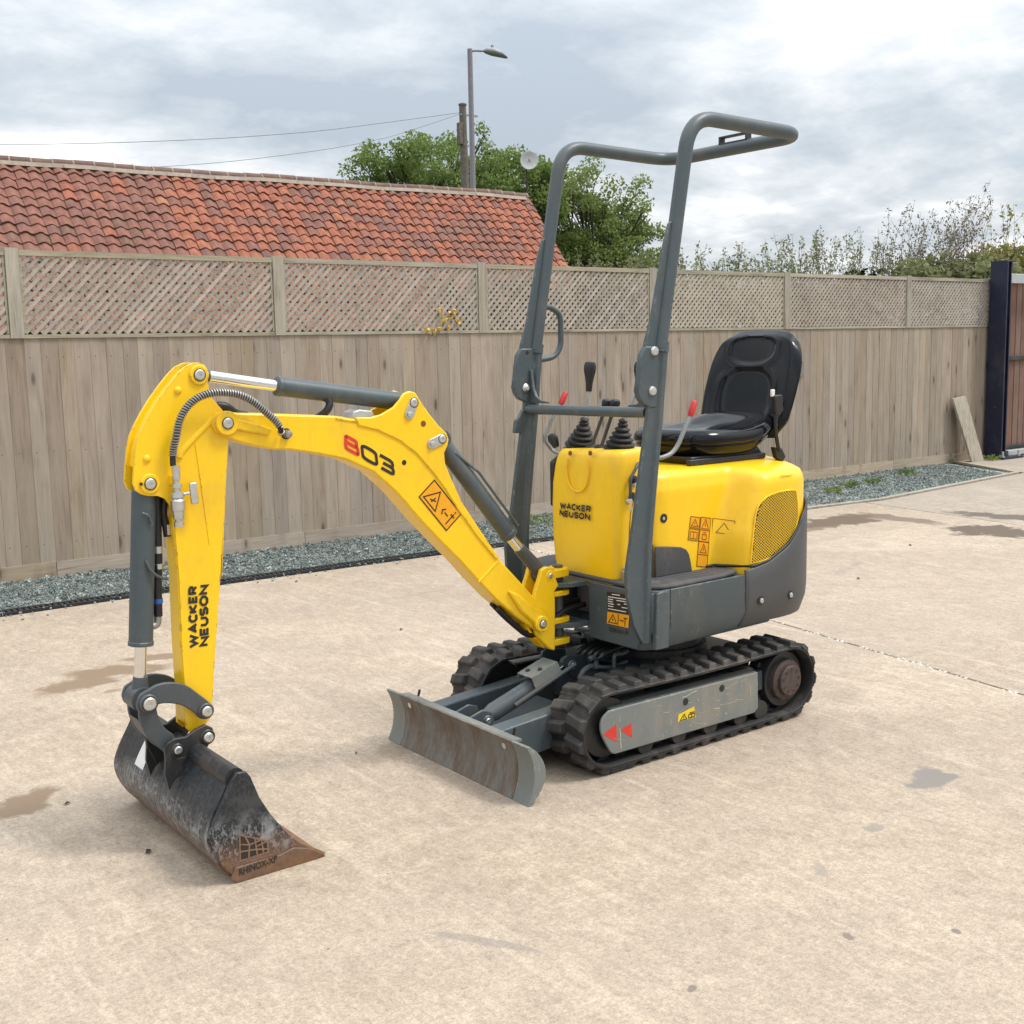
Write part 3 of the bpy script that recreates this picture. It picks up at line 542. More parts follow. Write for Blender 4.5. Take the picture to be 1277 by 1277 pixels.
# ================================================================== THE SETTING
def ja(y): return -1.41 + .165 * y        # the two slab joints run slightly skew to the fence
def jb(y): return -5.13 + .165 * y
GR = [(9, -3.79), (1.575, -3.788), (.209, -3.794), (-1.35, -3.745), (-3.2, -3.56), (-4.968, -3.381), (-5.94, -3.295), (-8.75, -3.60)]   # edge of the gravel
t = mobj('ground', [(-260, -260, -.045), (260, -260, -.045), (260, 260, -.045), (-260, 260, -.045)], [(0, 1, 2, 3)], M['grass']); tag(t, kind='structure')
t = mobj('yard_base', [(-17, -3.2, -.007), (14, -3.2, -.007), (14, 24, -.007), (-17, 24, -.007)], [(0, 1, 2, 3)], M['joint']); tag(t, kind='structure')
g = .007
def slab(name, poly, mat):
    V, F = g_prism(poly, -.10, 0, axis='z'); return tag(mobj(name, V, F, mat, bevel=.004, seg=2), kind='structure')
ed = [p for p in GR if p[0] > -1.9]
slab('concrete_slab', [(9, 20), (9, -3.79 + .10)] + [(x, y + .10) for x, y in ed[1:]] + [(ja(-3.60) + g, -3.60), (ja(20) + g, 20)], M['conc_a'])
slab('concrete_slab', [(ja(20) - g, 20), (ja(-3.60) - g, -3.60), (-3.2, -3.50), (-4.968, -3.32), (jb(-3.27) + g, -3.27), (jb(20) + g, 20)], M['conc_b'])
slab('concrete_slab', [(jb(20) - g, 20), (jb(-3.25) - g, -3.25), (-5.94, -3.235), (-8.80, -3.54), (-9.45, -4.9), (-16.5, -4.9), (-16.5, 20)], M['conc_c'])
# pale chips and grit that have broken out along the near joint
mb = MB()
for i in range(1100):
    y = random.uniform(-3.4, 3.0); q = random.random(); dens = .5 + .5 * math.sin(y * 3.1 + .6) * math.sin(y * 7.7)
    if q > dens: continue
    r = random.uniform(.004, .016); x = ja(y) + random.gauss(0, .009); c = Vector((x, y, -.003 + r * .1))
    a = [Vector((random.uniform(.6, 1.2) * r * math.cos(k * 2.1 + i), random.uniform(.6, 1.2) * r * math.sin(k * 2.1 + i), 0)) for k in range(3)]
    mb.add([c + v for v in a] + [c + Vector((0, 0, r * .5))], [(0, 1, 3), (1, 2, 3), (2, 0, 3)])
tag(mb.out('joint_chips', M['chip']), kind='stuff')

# gravel strip: a bed and many loose stones
bed = [(9, -4.9), (9, -3.79 - .06)] + [(x, y - .06) for x, y in GR[1:]] + [(-9.30, -4.9)]
V = [(x, y, -.012) for x, y in bed]
tag(mobj('gravel_bed', V, [tuple(range(len(V)))], M['gravel']), kind='structure')
def edge_y(x):
    for (x1, y1), (x0, y0) in zip(GR[:-1], GR[1:]):
        if x0 <= x <= x1: return y0 + (y1 - y0) * (x - x0) / (x1 - x0)
    return -3.8
N = 26000; xs = np.where(rng.random(N) < .62, rng.uniform(-3.4, 3.0, N), rng.uniform(-8.95, -3.0, N))
ys = np.array([rng.uniform(-4.76, edge_y(x) - .075) for x in xs]); xs[:260] = rng.uniform(-3.2, 2.6, 260); ys[:260] = [edge_y(x) + .02 + abs(rng.normal()) * .10 for x in xs[:260]]
keep = ~((xs < -8.5) & (ys > -3.6 - (-8.5 - xs) * 1.7)) & (xs > -9.2); xs, ys = xs[keep], ys[keep]; N = len(xs)
base = np.array([(1, 0, 0), (0, 1, 0), (-1, 0, 0), (0, -1, 0), (0, 0, 1), (0, 0, -1)], float); bf = np.array([(0, 1, 4), (1, 2, 4), (2, 3, 4), (3, 0, 4), (1, 0, 5), (2, 1, 5), (3, 2, 5), (0, 3, 5)])
sz = rng.uniform(.005, .0125, N); ax = np.stack([sz * rng.uniform(.8, 1.5, N), sz * rng.uniform(.6, 1.1, N), sz * rng.uniform(.45, .8, N)], 1)
q = rng.normal(size=(N, 4)); q /= np.linalg.norm(q, axis=1)[:, None]; w_, x_, y_, z_ = q.T
Rm = np.stack([np.stack([1 - 2 * (y_**2 + z_**2), 2 * (x_*y_ - z_*w_), 2 * (x_*z_ + y_*w_)], 1), np.stack([2 * (x_*y_ + z_*w_), 1 - 2 * (x_**2 + z_**2), 2 * (y_*z_ - x_*w_)], 1), np.stack([2 * (x_*z_ - y_*w_), 2 * (y_*z_ + x_*w_), 1 - 2 * (x_**2 + y_**2)], 1)], 1)
VV = np.einsum('nij,nkj->nki', Rm, base[None] * ax[:, None, :] * rng.uniform(.75, 1.25, (N, 6, 1))) + np.stack([xs, ys, np.where(ys > np.array([edge_y(x) for x in xs]) - .05, .003, rng.uniform(-.008, .010, N))], 1)[:, None, :]
FF = (bf[None] + 6 * np.arange(N)[:, None, None]).reshape(-1, 3)
me = bpy.data.meshes.new('gravel'); me.from_pydata(VV.reshape(-1, 3).tolist(), [], FF.tolist()); me.materials.append(M['gravel'])
tag(link(bpy.data.objects.new('gravel', me)), kind='stuff')

# slotted drain along the concrete edge: channel and its cast grating bars
dr = thing('drainage_channel', 'narrow black slotted drain running along the edge of the gravel strip', 'drain')
mb = MB(); ch = MB(); pts = GR[:6]
for (x1, y1), (x0, y0) in zip(pts[:-1], pts[1:]):
    if x1 > 7: x1, y1 = 7.0, -3.79
    d = Vector((x0 - x1, y0 - y1, 0)); L = d.length; d.normalize(); nrm = Vector((-d.y, d.x, 0)); rot = Matrix.Rotation(math.atan2(d.y, d.x), 3, 'Z')
    for s in (-.046, .046): ch.add(*g_box(Vector((x1, y1, -.006)) + d * L / 2 + nrm * s, (L, .012, .03), rot))
    ch.add(*g_box(Vector((x1, y1, -.018)) + d * L / 2, (L, .08, .008), rot))
    for k in range(int(L / .033)): mb.add(*g_box(Vector((x1, y1, -.003)) + d * (k + .5) * .033, (.015, .081, .016), rot))
ch.out('channel', M['drain'], dr); mb.out('grating_bars', M['drain'], dr, kind='stuff')
# dark edging strip at the far stretch of the gravel
mb = MB()
for (x1, y1), (x0, y0) in zip(GR[5:-1], GR[6:]):
    d = Vector((x0 - x1, y0 - y1, 0)); rot = Matrix.Rotation(math.atan2(d.y, d.x), 3, 'Z'); mb.add(*g_box(Vector(((x0 + x1) / 2, (y0 + y1) / 2, -.004)), (d.length, .05, .03), rot))
d = Vector((-9.42 + 8.75, -4.85 + 3.60, 0)); mb.add(*g_box(Vector(((-9.42 - 8.75) / 2, (-4.85 - 3.60) / 2, -.003)), (d.length, .05, .028), Matrix.Rotation(math.atan2(d.y, d.x), 3, 'Z')))
tag(mb.out('gravel_edging', M['timber_post'], bevel=.003), 'weathered edging strip round the far end of the gravel', 'edging')

# ------------------------------------------------------------------ fence
M['plate'] = simple('dull_grey_plate', (.20, .18, .155), .7, var=.15)
fence = thing('timber_fence', 'tall weathered close-board timber fence with diamond trellis along its top', 'fence', (0, 0, 0))
UB = {}
def unit_box(mat, key):
    if key not in UB:
        V, F = g_box((0, 0, 0), (1, 1, 1)); me = bpy.data.meshes.new(key); me.from_pydata(V, [], F); me.materials.append(mat); UB[key] = me
    return UB[key]
def ub(name, key, mat, loc, dim, rot=(0, 0, 0), parent=None):
    o = bpy.data.objects.new(name, unit_box(mat, key)); o.location = loc; o.scale = dim; o.rotation_euler = rot; return link(o, parent)
FY = -4.75
x = 7.0; i = 0
bshape = {}
while x > -10.0:
    w = random.choice((.098, .104, .108, .112)); zt = 1.5715 + random.uniform(-.002, .002)
    if w not in bshape:      # feather-edge board: thick on one edge, thin on the other, edges eased
        prof = [(-w / 2 - .014, -.0012), (-w / 2 - .014, -.012), (w / 2, -.016), (w / 2, .0002), (w / 2 - .002, .0018), (0, .0006)]
        V, F = g_prism(prof, 0, 1, axis='z'); me = bpy.data.meshes.new('board'); me.from_pydata(V, [], F); me.materials.append(M['timber']); bshape[w] = me
    o = bpy.data.objects.new('board', bshape[w]); o.location = (x - w / 2, FY + random.uniform(-.001, .001), .088); o.scale = (1, 1, zt - .088); o.rotation_euler = (0, random.uniform(-.003, .003), random.uniform(-.010, .010)); link(o, fence)
    x -= w; i += 1
gx = [7.0, 4.64, 2.81, .98, -.85, -2.68, -4.5, -6.33, -8.16, -10.0]
for a, b in zip(gx[:-1], gx[1:]): ub('gravel_board', 'gravel_board', M['gravel_board'], ((a + b) / 2, FY - .004, .045), (a - b - .004, .028, .105), (0, random.uniform(-.002, .002), 0), fence)
PX = [6.6, 4.77, 2.94, 1.116, -.728, -2.553, -4.469, -6.328, -8.369, -10.02]
for p in PX:
    o = ub('post', 'post', M['timber_post'], (p, FY - .015 - .045, 1.06), (.086, .09, 2.16), (0, random.uniform(-.004, .004), 0), fence)
    o.location.y = FY - .055; ub('post_face', 'post', M['timber_post'], (p, FY + .004, 1.855), (.084, .026, .57), (0, 0, 0), fence)
slat_count = 0
slats_all = []
for a, b in zip(PX[:-1], PX[1:]):
    x1, x0 = a - .044, b + .044; z0, z1 = 1.5695, 2.128
    fr = MB()
    for z, h in ((z1 - .018, .036), (z0 + .012, .024)): fr.add(*g_box(((x0 + x1) / 2, FY - .004, z), (x1 - x0, .034, h)))
    for xx in (x0 + .008, x1 - .008): fr.add(*g_box((xx, FY - .006, (z0 + z1) / 2), (.014, .028, z1 - z0 - .062)))
    pn = fr.out('trellis_panel', M['timber_rail'], fence)
    lo, hi = z0 + .026, z1 - .038; H = hi - lo; rest = MB(); sp = .0605
    near = 2 > a > -4.3
    for fam, yy in ((1, FY + .002), (-1, FY - .007)):
        c = x0 - H
        k = 0
        while c < x1 + H:
            # centre line runs at 45 degrees: x = c + fam-side * (z - lo)
            za, zb = lo, hi; xa, xb = (c, c + H) if fam < 0 else (c + H, c)
            def clip(xa, za, xb, zb):
                t0, t1 = 0., 1.
                dx = xb - xa
                for lim, sg in ((x0 + .012, 1), (x1 - .012, -1)):
                    fa, fb = sg * (xa - lim), sg * (xb - lim)
                    if fa < 0 and fb < 0: return None
                    if fa < 0: t0 = max(t0, fa / (fa - fb))
                    if fb < 0: t1 = min(t1, fa / (fa - fb))
                if t1 - t0 < .06: return None
                return xa + dx * t0, za + (zb - za) * t0, xa + dx * t1, za + (zb - za) * t1
            r = clip(xa, za, xb, zb); c += sp; k += 1
            if r is None: continue
            xa, za, xb, zb = r; L = math.hypot(xb - xa, zb - za); ang = math.atan2(zb - za, xb - xa)
            cen = ((xa + xb) / 2 + random.uniform(-.0015, .0015), yy + random.uniform(-.001, .001), (za + zb) / 2)
            if near and slat_count < 300:
                ub('slat', 'slat', M['timber_slat'], cen, (L + .012, .008, .0225), (0, -ang, 0), pn); slat_count += 1
            else:
                rest.add(*g_box(cen, (L + .012, .008, .0225), Matrix.Rotation(-ang, 3, 'Y')))
    if rest.V: rest.out('slats', M['timber_slat'], pn, kind='stuff')
o = mobj('fence_plate', *g_box((-6.53, FY + .018, 1.165), (.105, .018, .165)), M['plate'], bevel=.004); tag(o, 'small blank grey plate fixed to the fence boards behind the seat', 'plate')
V, F = g_prism([(-9.168, .742), (-9.43, .762), (-9.64, -.008), (-9.395, -.008)], 0, .028)
V = [(vx, -4.565 + vy - .135 * vz / .78, vz + .008) for vx, vy, vz in V]
tag(mobj('loose_plank', V, F, M['timber_post'], bevel=.003), 'short wide timber plank leaning against the fence beside the blue post', 'plank')

# ------------------------------------------------------------------ gate and its blue steel post
gp = thing('gate_post', 'heavy dark blue steel H-section gate post at the end of the fence', 'gate post', (-10.2, -4.65, 0))
def world_part(name, parent, geo, mat, **k):
    o = one(name, geo, mat, None, **k); o.parent = parent; o.matrix_parent_inverse = parent.matrix_world.inverted() if False else Matrix.Translation(-Vector(parent.location)); return o
world_part('flange', gp, g_box((-9.93, -4.60, 1.15), (.022, .22, 2.34)), M['blue_steel'], bevel=.003)
world_part('flange', gp, g_box((-10.11, -4.63, 1.15), (.022, .16, 2.34)), M['blue_steel'], bevel=.003)
world_part('web', gp, g_box((-10.02, -4.68, 1.13), (.156, .018, 2.28)), M['black_steel'])
world_part('cap_plate', gp, g_box((-10.02, -4.61, 2.327), (.202, .215, .016)), M['blue_steel'], bevel=.003)
world_part('base_plate', gp, g_box((-10.08, -4.60, .012), (.44, .36, .024)), M['blue_steel'])
for dx in (-.17, .17): world_part('bolt', gp, g_lathe((-10.08 + dx, -4.46, .024), (0, 0, 1), [(0, .022), (.02, .022), (.02, .012), (.07, .012)], 8), M['galv'])
ga = thing('sliding_gate', 'brown boarded sliding gate in a black frame beyond the blue post', 'gate', (-11.6, -4.72, 0))
for k in range(24): world_part('gate_board', ga, g_box((-10.24 - k * .122, -4.74 + random.uniform(-.003, .003), 1.14), (.114, .02, 2.04)), M['gate_board'], bevel=.003)
mb = MB()
for z in (.10, 1.19, 2.17): mb.add(*g_box((-11.63, -4.715, z), (2.95, .05, .05)))
for xx in (-10.155, -13.13): mb.add(*g_box((xx, -4.715, 1.135), (.06, .05, 2.02)))
world_part('frame', ga, (mb.V, mb.F), M['black_steel'], bevel=.004)
world_part('gate_rail', ga, g_box((-11.48, -4.57, 2.13), (2.75, .05, .11)), M['galv'], bevel=.004)
world_part('gate_rail', ga, g_box((-11.5, -4.60, .05), (2.6, .08, .06)), M['galv'], bevel=.004)

# ------------------------------------------------------------------ barn with a pantile roof
barn = thing('brick_barn', 'low brick barn with an old mottled orange pantile roof behind the fence', 'barn', (0, 0, 0))
RY, RZ = -16.0, 4.42; SL = math.radians(49.9); EX = -11.69; LX = 8.0
dn = Vector((0, math.cos(SL), -math.sin(SL))); up = Vector((0, math.sin(SL), math.cos(SL)))
TW, TG = .206, .190; NR = 18; NC = int((LX - EX) / TW)
ez = RZ - math.sin(SL) * NR * TG; ey = RY + math.cos(SL) * NR * TG
V, F = g_prism([(ey - .25, -.05), (ey - .25, ez + .05), (RY, RZ - .18), (2 * RY - ey + .25, ez + .05), (2 * RY - ey + .25, -.05)], EX + .12, LX, axis='x')
one('wall', (V, F), M['brick'], barn)
dk = MB(); dk.add([(EX + .03, RY, RZ - .075), (LX, RY, RZ - .075), (LX, ey, ez - .075), (EX + .03, ey, ez - .075)], [(0, 1, 2, 3)])
dk.add([(EX + .03, RY, RZ - .075), (LX, RY, RZ - .075), (LX, 2 * RY - ey, ez - .075), (EX + .03, 2 * RY - ey, ez - .075)], [(3, 2, 1, 0)])
roof = dk.out('roof', TILE[0], barn)
def sag(x): return -.035 * math.sin(math.pi * (x - EX) / (LX - EX)) ** 2 + .008 * math.sin(x * 1.7) + .005 * math.sin(x * 4.1 + 1)
def tile_geo(lift=0.0):
    n = 8; V = []; F = []
    for r, (s, h) in enumerate(((-.045, .0), (TG + .008, .032), (TG + .008, .010))):
        for k in range(n + 1):
            u = k / n; a = u * 2 * math.pi
            z = .024 * math.sin(a - .6) + (.008 if u < .12 else 0)
            V.append(Vector(((.5 - u) * (TW + .016), 0, 0)) + dn * (s + (.006 * math.cos(a) if r else 0)) + up * (z + h))
    for r in range(2):
        for k in range(n):
            a = r * (n + 1) + k; F.append((a, a + 1, a + n + 2, a + n + 1))
    return V, F
TV, TF = tile_geo()
tmesh = []
for m in TILE:
    me = bpy.data.meshes.new('tile'); me.from_pydata([tuple(v) for v in TV], [], TF); me.materials.append(m)
    me.polygons.foreach_set('use_smooth', [True] * len(me.polygons)); me.set_sharp_from_angle(angle=math.radians(50)); tmesh.append(me)
def tile_kind(x, row):
    r = random.random()
    xx = x + .12 * math.sin(row * 1.7)
    if xx > -4.15: w = (.58, .30, .05, .005, .03, .03, .005)
    elif xx > -5.6: w = (.12, .12, .48, .20, .04, .03, .01)
    elif xx > -9.0: w = (.13, .08, .52, .22, .02, .02, .01) if math.sin(xx * 2.3 + row * .9) > -.72 else (.42, .28, .22, .03, .05, 0, 0)
    elif xx > -10.35 and row > 2: w = (.52, .26, .13, .02, .03, .04, 0)
    else: w = (.16, .10, .50, .20, .02, .02, 0)
    for k, p in enumerate(w):
        r -= p
        if r <= 0: return k
    return 0
rest = MB(); nt = 0
cells = [(row, col) for row in range(NR) for col in range(NC + 1)]
def px_key(rc): return (rc[0] > 9, rc[1] * 1.0)
cells.sort(key=px_key)
for row, col in cells:
    x = LX - TW * (col + .5)
    if x < EX: continue
    p = Vector((x, RY, RZ + sag(x) * (1 - row / NR))) + dn * (TG * row + .03 + .006 * math.sin(x * 1.9 + row * 2.1)); k = tile_kind(x, row)
    jx, jr, ju = random.gauss(0, .006), random.gauss(0, .014), random.uniform(-.004, .006)
    if row <= 9 and nt < 300 and x < -1.1:
        o = bpy.data.objects.new('tile', tmesh[k]); o.location = p + up * ju + Vector((jx, 0, 0)); o.rotation_euler = (random.gauss(0, .012), jr, 0); link(o, roof); nt += 1
    else:
        rest.mi = k; Mx = Matrix.Rotation(jr, 3, 'Y'); rest.add([Mx @ v + p + up * ju + Vector((jx, 0, 0)) for v in TV], TF)
rest.out('tiles', None, roof, mats=TILE, kind='stuff', smooth=50)
x = LX; k = 0
while x > EX + .05:
    L = .318; r = .088
    prof = [(RY + r * math.cos(a), RZ - .015 + r * 1.0 * math.sin(a)) for a in [math.pi * j / 8 for j in range(9)]]
    V, F = g_prism(prof, x - L + .012, x, axis='x'); dz = random.uniform(-.004, .004) + sag(x)
    one('ridge_tile', ([(a, b, c + dz) for a, b, c in V], F), M['ridge'], roof)
    V, F = g_prism([(RY + (b - RY) * 1.03, RZ + (c - RZ) * 1.03 + .002 + sag(x)) for b, c in prof], x - L - .006, x - L + .018, axis='x'); one('mortar_joint', (V, F), M['mortar'], roof)
    x -= L
bedm = MB(); NB = 48
for k in range(NB):
    xa, xb = EX + .04 + (LX - EX - .04) * k / NB, EX + .04 + (LX - EX - .04) * (k + 1) / NB
    V, F = g_prism([(RY - .12, RZ - .12), (RY - .09, RZ - .01), (RY + .09, RZ - .01), (RY + .125 + random.uniform(-.012, .012), RZ - .075)], xa, xb, axis='x'); bedm.add([(p[0], p[1], p[2] + sag(p[0])) for p in V], F[2:])
bedm.out('mortar_bed', M['mortar'], roof)
V = []; 
one('verge_mortar', ([Vector((EX + a, RY, RZ - .02)) + dn * s + up * h for a, h in ((.0, -.06), (.05, -.06), (.05, .02), (.0, .02)) for s in (0, NR * TG)], [(0, 2, 3, 1), (2, 4, 5, 3), (4, 6, 7, 5), (6, 0, 1, 7), (0, 6, 4, 2), (1, 3, 5, 7)]), TILE[2], roof)

M['wire'] = simple('grey_wire', (.16, .16, .17), .6)
# ------------------------------------------------------------------ lamp, pole, wires, dish
lp = thing('street_lamp', 'tall slim street lamp with a cobra head above the barn roof', 'street lamp', (-13.26, -20, 0))
world_part('column', lp, g_tube([(-13.26, -20, 0), (-13.26, -20, 2), (-13.26, -20, 8.25)], [.085, .07, .058], 12), M['lamp_purple'], smooth=40)
world_part('bracket_arm', lp, g_tube([(-13.26, -20, 8.20), (-13.40, -19.95, 8.22), (-13.62, -19.87, 8.22)], .024, 8), M['lamp_purple'], smooth=40)
rings = []
for s, h, w, zz in ((0, .03, .05, 0), (.06, .075, .10, .0), (.25, .105, .15, -.02), (.48, .085, .13, -.06), (.62, .04, .07, -.11), (.66, .01, .02, -.13)):
    c = Vector((-13.58, -19.89, 8.225)) + Vector((-.82, .28, 0)) * s + Vector((0, 0, zz)); sd = Vector((.32, .94, 0))
    rings.append([c + sd * w * math.cos(a) + Vector((0, 0, (h if math.sin(a) > 0 else h * .75) * math.sin(a))) for a in [2 * math.pi * j / 14 for j in range(14)]])
world_part('lamp_head', lp, g_loft(rings), M['lamp_grey'], smooth=50)
world_part('photocell', lp, g_lathe((-13.77, -19.82, 8.30), (0, 0, 1), [(0, .035), (.06, .035), (.075, .02)], 10), M['lamp_grey'])
up_ = thing('utility_pole', 'weathered wooden utility pole standing just left of the street lamp', 'utility pole', (-22.1, -33, 0))
world_part('pole', up_, g_tube([(-22.15, -33, 0), (-22.1, -33, 5), (-22.06, -33, 10.05)], [.20, .17, .125], 12), M['pole_wood'], smooth=40)
world_part('cap', up_, g_lathe((-22.06, -33, 10.05), (0, 0, 1), [(0, .15), (.05, .15), (.09, .05)], 10), M['pole_wood'])
world_part('bracket_box', up_, g_box((-21.88, -32.95, 9.05), (.16, .16, .75)), M['pole_wood'], bevel=.01)
world_part('insulator_arm', up_, g_box((-22.3, -32.95, 9.72), (.75, .06, .06)), M['lamp_grey'])
W1 = [(-22.06, -33, 9.81), (-18.8, -33, 9.15), (-16.31, -33, 8.665), (-13.44, -33, 8.215), (-10.8, -33, 7.872), (-8.37, -33, 7.602), (-6.12, -33, 7.395), (-2.4, -33, 7.15), (3, -33, 7.0)]
W2 = [(-22.06, -33, 9.78), (-20.1, -33, 9.08), (-18.78, -33, 8.64), (-16.89, -33, 8.17), (-14.81, -33, 7.75), (-12.85, -33, 7.405), (-10.75, -33, 7.108), (-6.06, -33, 6.555), (2, -33, 6.1)]
tag(one('overhead_wire', g_tube(catmull(W1, 4), .009, 5), M['wire']), 'upper thin black overhead wire running left from the wooden pole', 'overhead wire', 'overhead wires')
tag(one('overhead_wire', g_tube(catmull(W2, 4), .008, 5), M['wire']), 'lower overhead wire dipping from the wooden pole behind the roof ridge', 'overhead wire', 'overhead wires')
ds = thing('dish_antenna', 'round white dish antenna on a thin mast in front of the trees', 'dish antenna', (-16.49, -22, 0))
fd = (Vector((3.2, 3.3, 1.6)) - Vector((-16.49, -22, 6.27))).normalized(); fd = (fd + Vector((.12, .1, .05))).normalized()
world_part('mast', ds, g_cyl((-16.49, -22.12, 0), (-16.49, -22.12, 6.2), .022, 8), M['bark'])
world_part('reflector', ds, g_lathe(Vector((-16.49, -22, 6.27)) - fd * .07, fd, [(-.02, .02), (0, .05), (.0, .11), (.03, .17), (.06, .225), (.075, .232), (.075, .216), (.04, .16), (.02, .10), (.012, .03)], 28), M['dish'], smooth=45)
world_part('feed_horn', ds, g_cyl(Vector((-16.49, -22, 6.27)) - fd * .06, Vector((-16.49, -22, 6.27)) + fd * .1, .022, 8), M['lamp_grey'])

# ------------------------------------------------------------------ vegetation
def leaf_cloud(centres, radii, n, size, flat=.75, zmin=None):
    centres = np.array(centres); radii = np.array(radii); p = radii ** 2; p = p / p.sum(); idx = rng.choice(len(centres), n, p=p)
    d = rng.normal(size=(n, 3)); d /= np.linalg.norm(d, axis=1)[:, None]; r = rng.random(n) ** .42
    c = centres[idx] + d * (r * radii[idx])[:, None] * np.array([1, 1, flat])
    if zmin is not None: c = c[c[:, 2] > zmin]; n = len(c)
    a = rng.normal(size=(n, 3)); a /= np.linalg.norm(a, axis=1)[:, None]; b = np.cross(a, rng.normal(size=(n, 3))); b /= np.linalg.norm(b, axis=1)[:, None]
    s = size * rng.uniform(.6, 1.35, n)[:, None]; a = a * s; b = b * s * .55
    V = np.stack([c - a, c + b, c + a, c - b], 1).reshape(-1, 3); F = np.arange(4 * n).reshape(-1, 4)
    return V, F
def np_obj(name, V, F, mat, parent=None):
    me = bpy.data.meshes.new(name); me.from_pydata(V.tolist(), [], F.tolist()); me.materials.append(mat); return link(bpy.data.objects.new(name, me), parent)
def tree(label, base, blobs, ncl, nleaf, lsize, trunk_h, trunk_r, mat, clr=(.5, 1.0), zmin=None):
    root = thing('broadleaf_tree', label, 'tree', base, 'trees behind the barn'); bx, by, bz = base
    cs, rs = [], []
    vol = np.array([b[3] * b[4] * b[5] for b in blobs]) ** .66; vol /= vol.sum()
    for i in range(ncl):
        b = blobs[rng.choice(len(blobs), p=vol)]; d = rng.normal(size=3); d /= np.linalg.norm(d); r = rng.random() ** .36
        cs.append((b[0] + d[0] * r * b[3], b[1] + d[1] * r * b[4], b[2] + d[2] * r * b[5])); rs.append(rng.uniform(*clr))
    V, F = leaf_cloud(cs, rs, nleaf, lsize, .8, zmin); V = V - np.array([bx, by, bz]); np_obj('crown', V, F, mat, root)
    tb = MB(); T = Vector((0, 0, trunk_h)); tb.add(*g_tube([(0, 0, 0), (.08, .05, trunk_h * .5), T], [trunk_r, trunk_r * .8, trunk_r * .62], 10)); tb.out('trunk', M['bark'], root, smooth=60)
    lb = MB()
    for i in range(0, ncl, 2):
        e = (Vector(cs[i]) - Vector(base)) * .97; s = T + Vector((0, 0, random.uniform(-.3, .25) * trunk_h)); mid = s.lerp(e, .5) + Vector((random.gauss(0, .25), random.gauss(0, .25), -.35))
        lb.add(*g_tube(catmull([s, mid, e], 3), [trunk_r * .26, trunk_r * .21, trunk_r * .17, trunk_r * .13, trunk_r * .1, trunk_r * .07, .012], 5))
        for q in range(3):
            f = e + Vector((random.gauss(0, .3), random.gauss(0, .3), random.uniform(-.2, .2))); lb.add(*g_tube([mid.lerp(e, .6), e.lerp(f, .5), f], [.03, .02, .008], 4))
    lb.out('limbs', M['bark'], root)
# crowns given as ellipsoids: centre x, y, z, half sizes
tree('broad green tree rising behind the barn roof left of the lamp', (-25.3, -40, 0), [(-24.2, -40, 8.2, 2.4, 2.4, 1.9), (-22.9, -40, 8.3, 1.5, 1.5, 1.5), (-28.6, -39.8, 8.6, 1.9, 1.8, 1.5), (-30.8, -39.6, 8.0, 1.6, 1.6, 1.6), (-26.4, -40, 8.6, 2.6, 2.4, 2.3), (-27.9, -39.6, 8.0, 1.8, 1.8, 1.5), (-22.7, -40.2, 7.4, 1.5, 1.6, 1.1), (-29.6, -39.4, 7.7, 1.5, 1.5, 1.4)], 190, 30000, .085, 4.2, .24, M['leaf'], (.35, .75))
tree('rounded green tree with an open twiggy crown right of the barn gable', (-34.4, -40, 0), [(-34.3, -40, 7.2, 3.0, 2.6, 2.6), (-35.6, -39.6, 5.8, 2.8, 2.4, 2.0), (-33.0, -40.3, 6.0, 2.2, 2.2, 2.4), (-37.0, -39.6, 4.6, 1.6, 1.6, 1.3), (-31.5, -40, 8.4, 1.6, 1.6, 1.2)], 240, 34000, .085, 3.4, .24, M['leaf2'], (.35, .75))

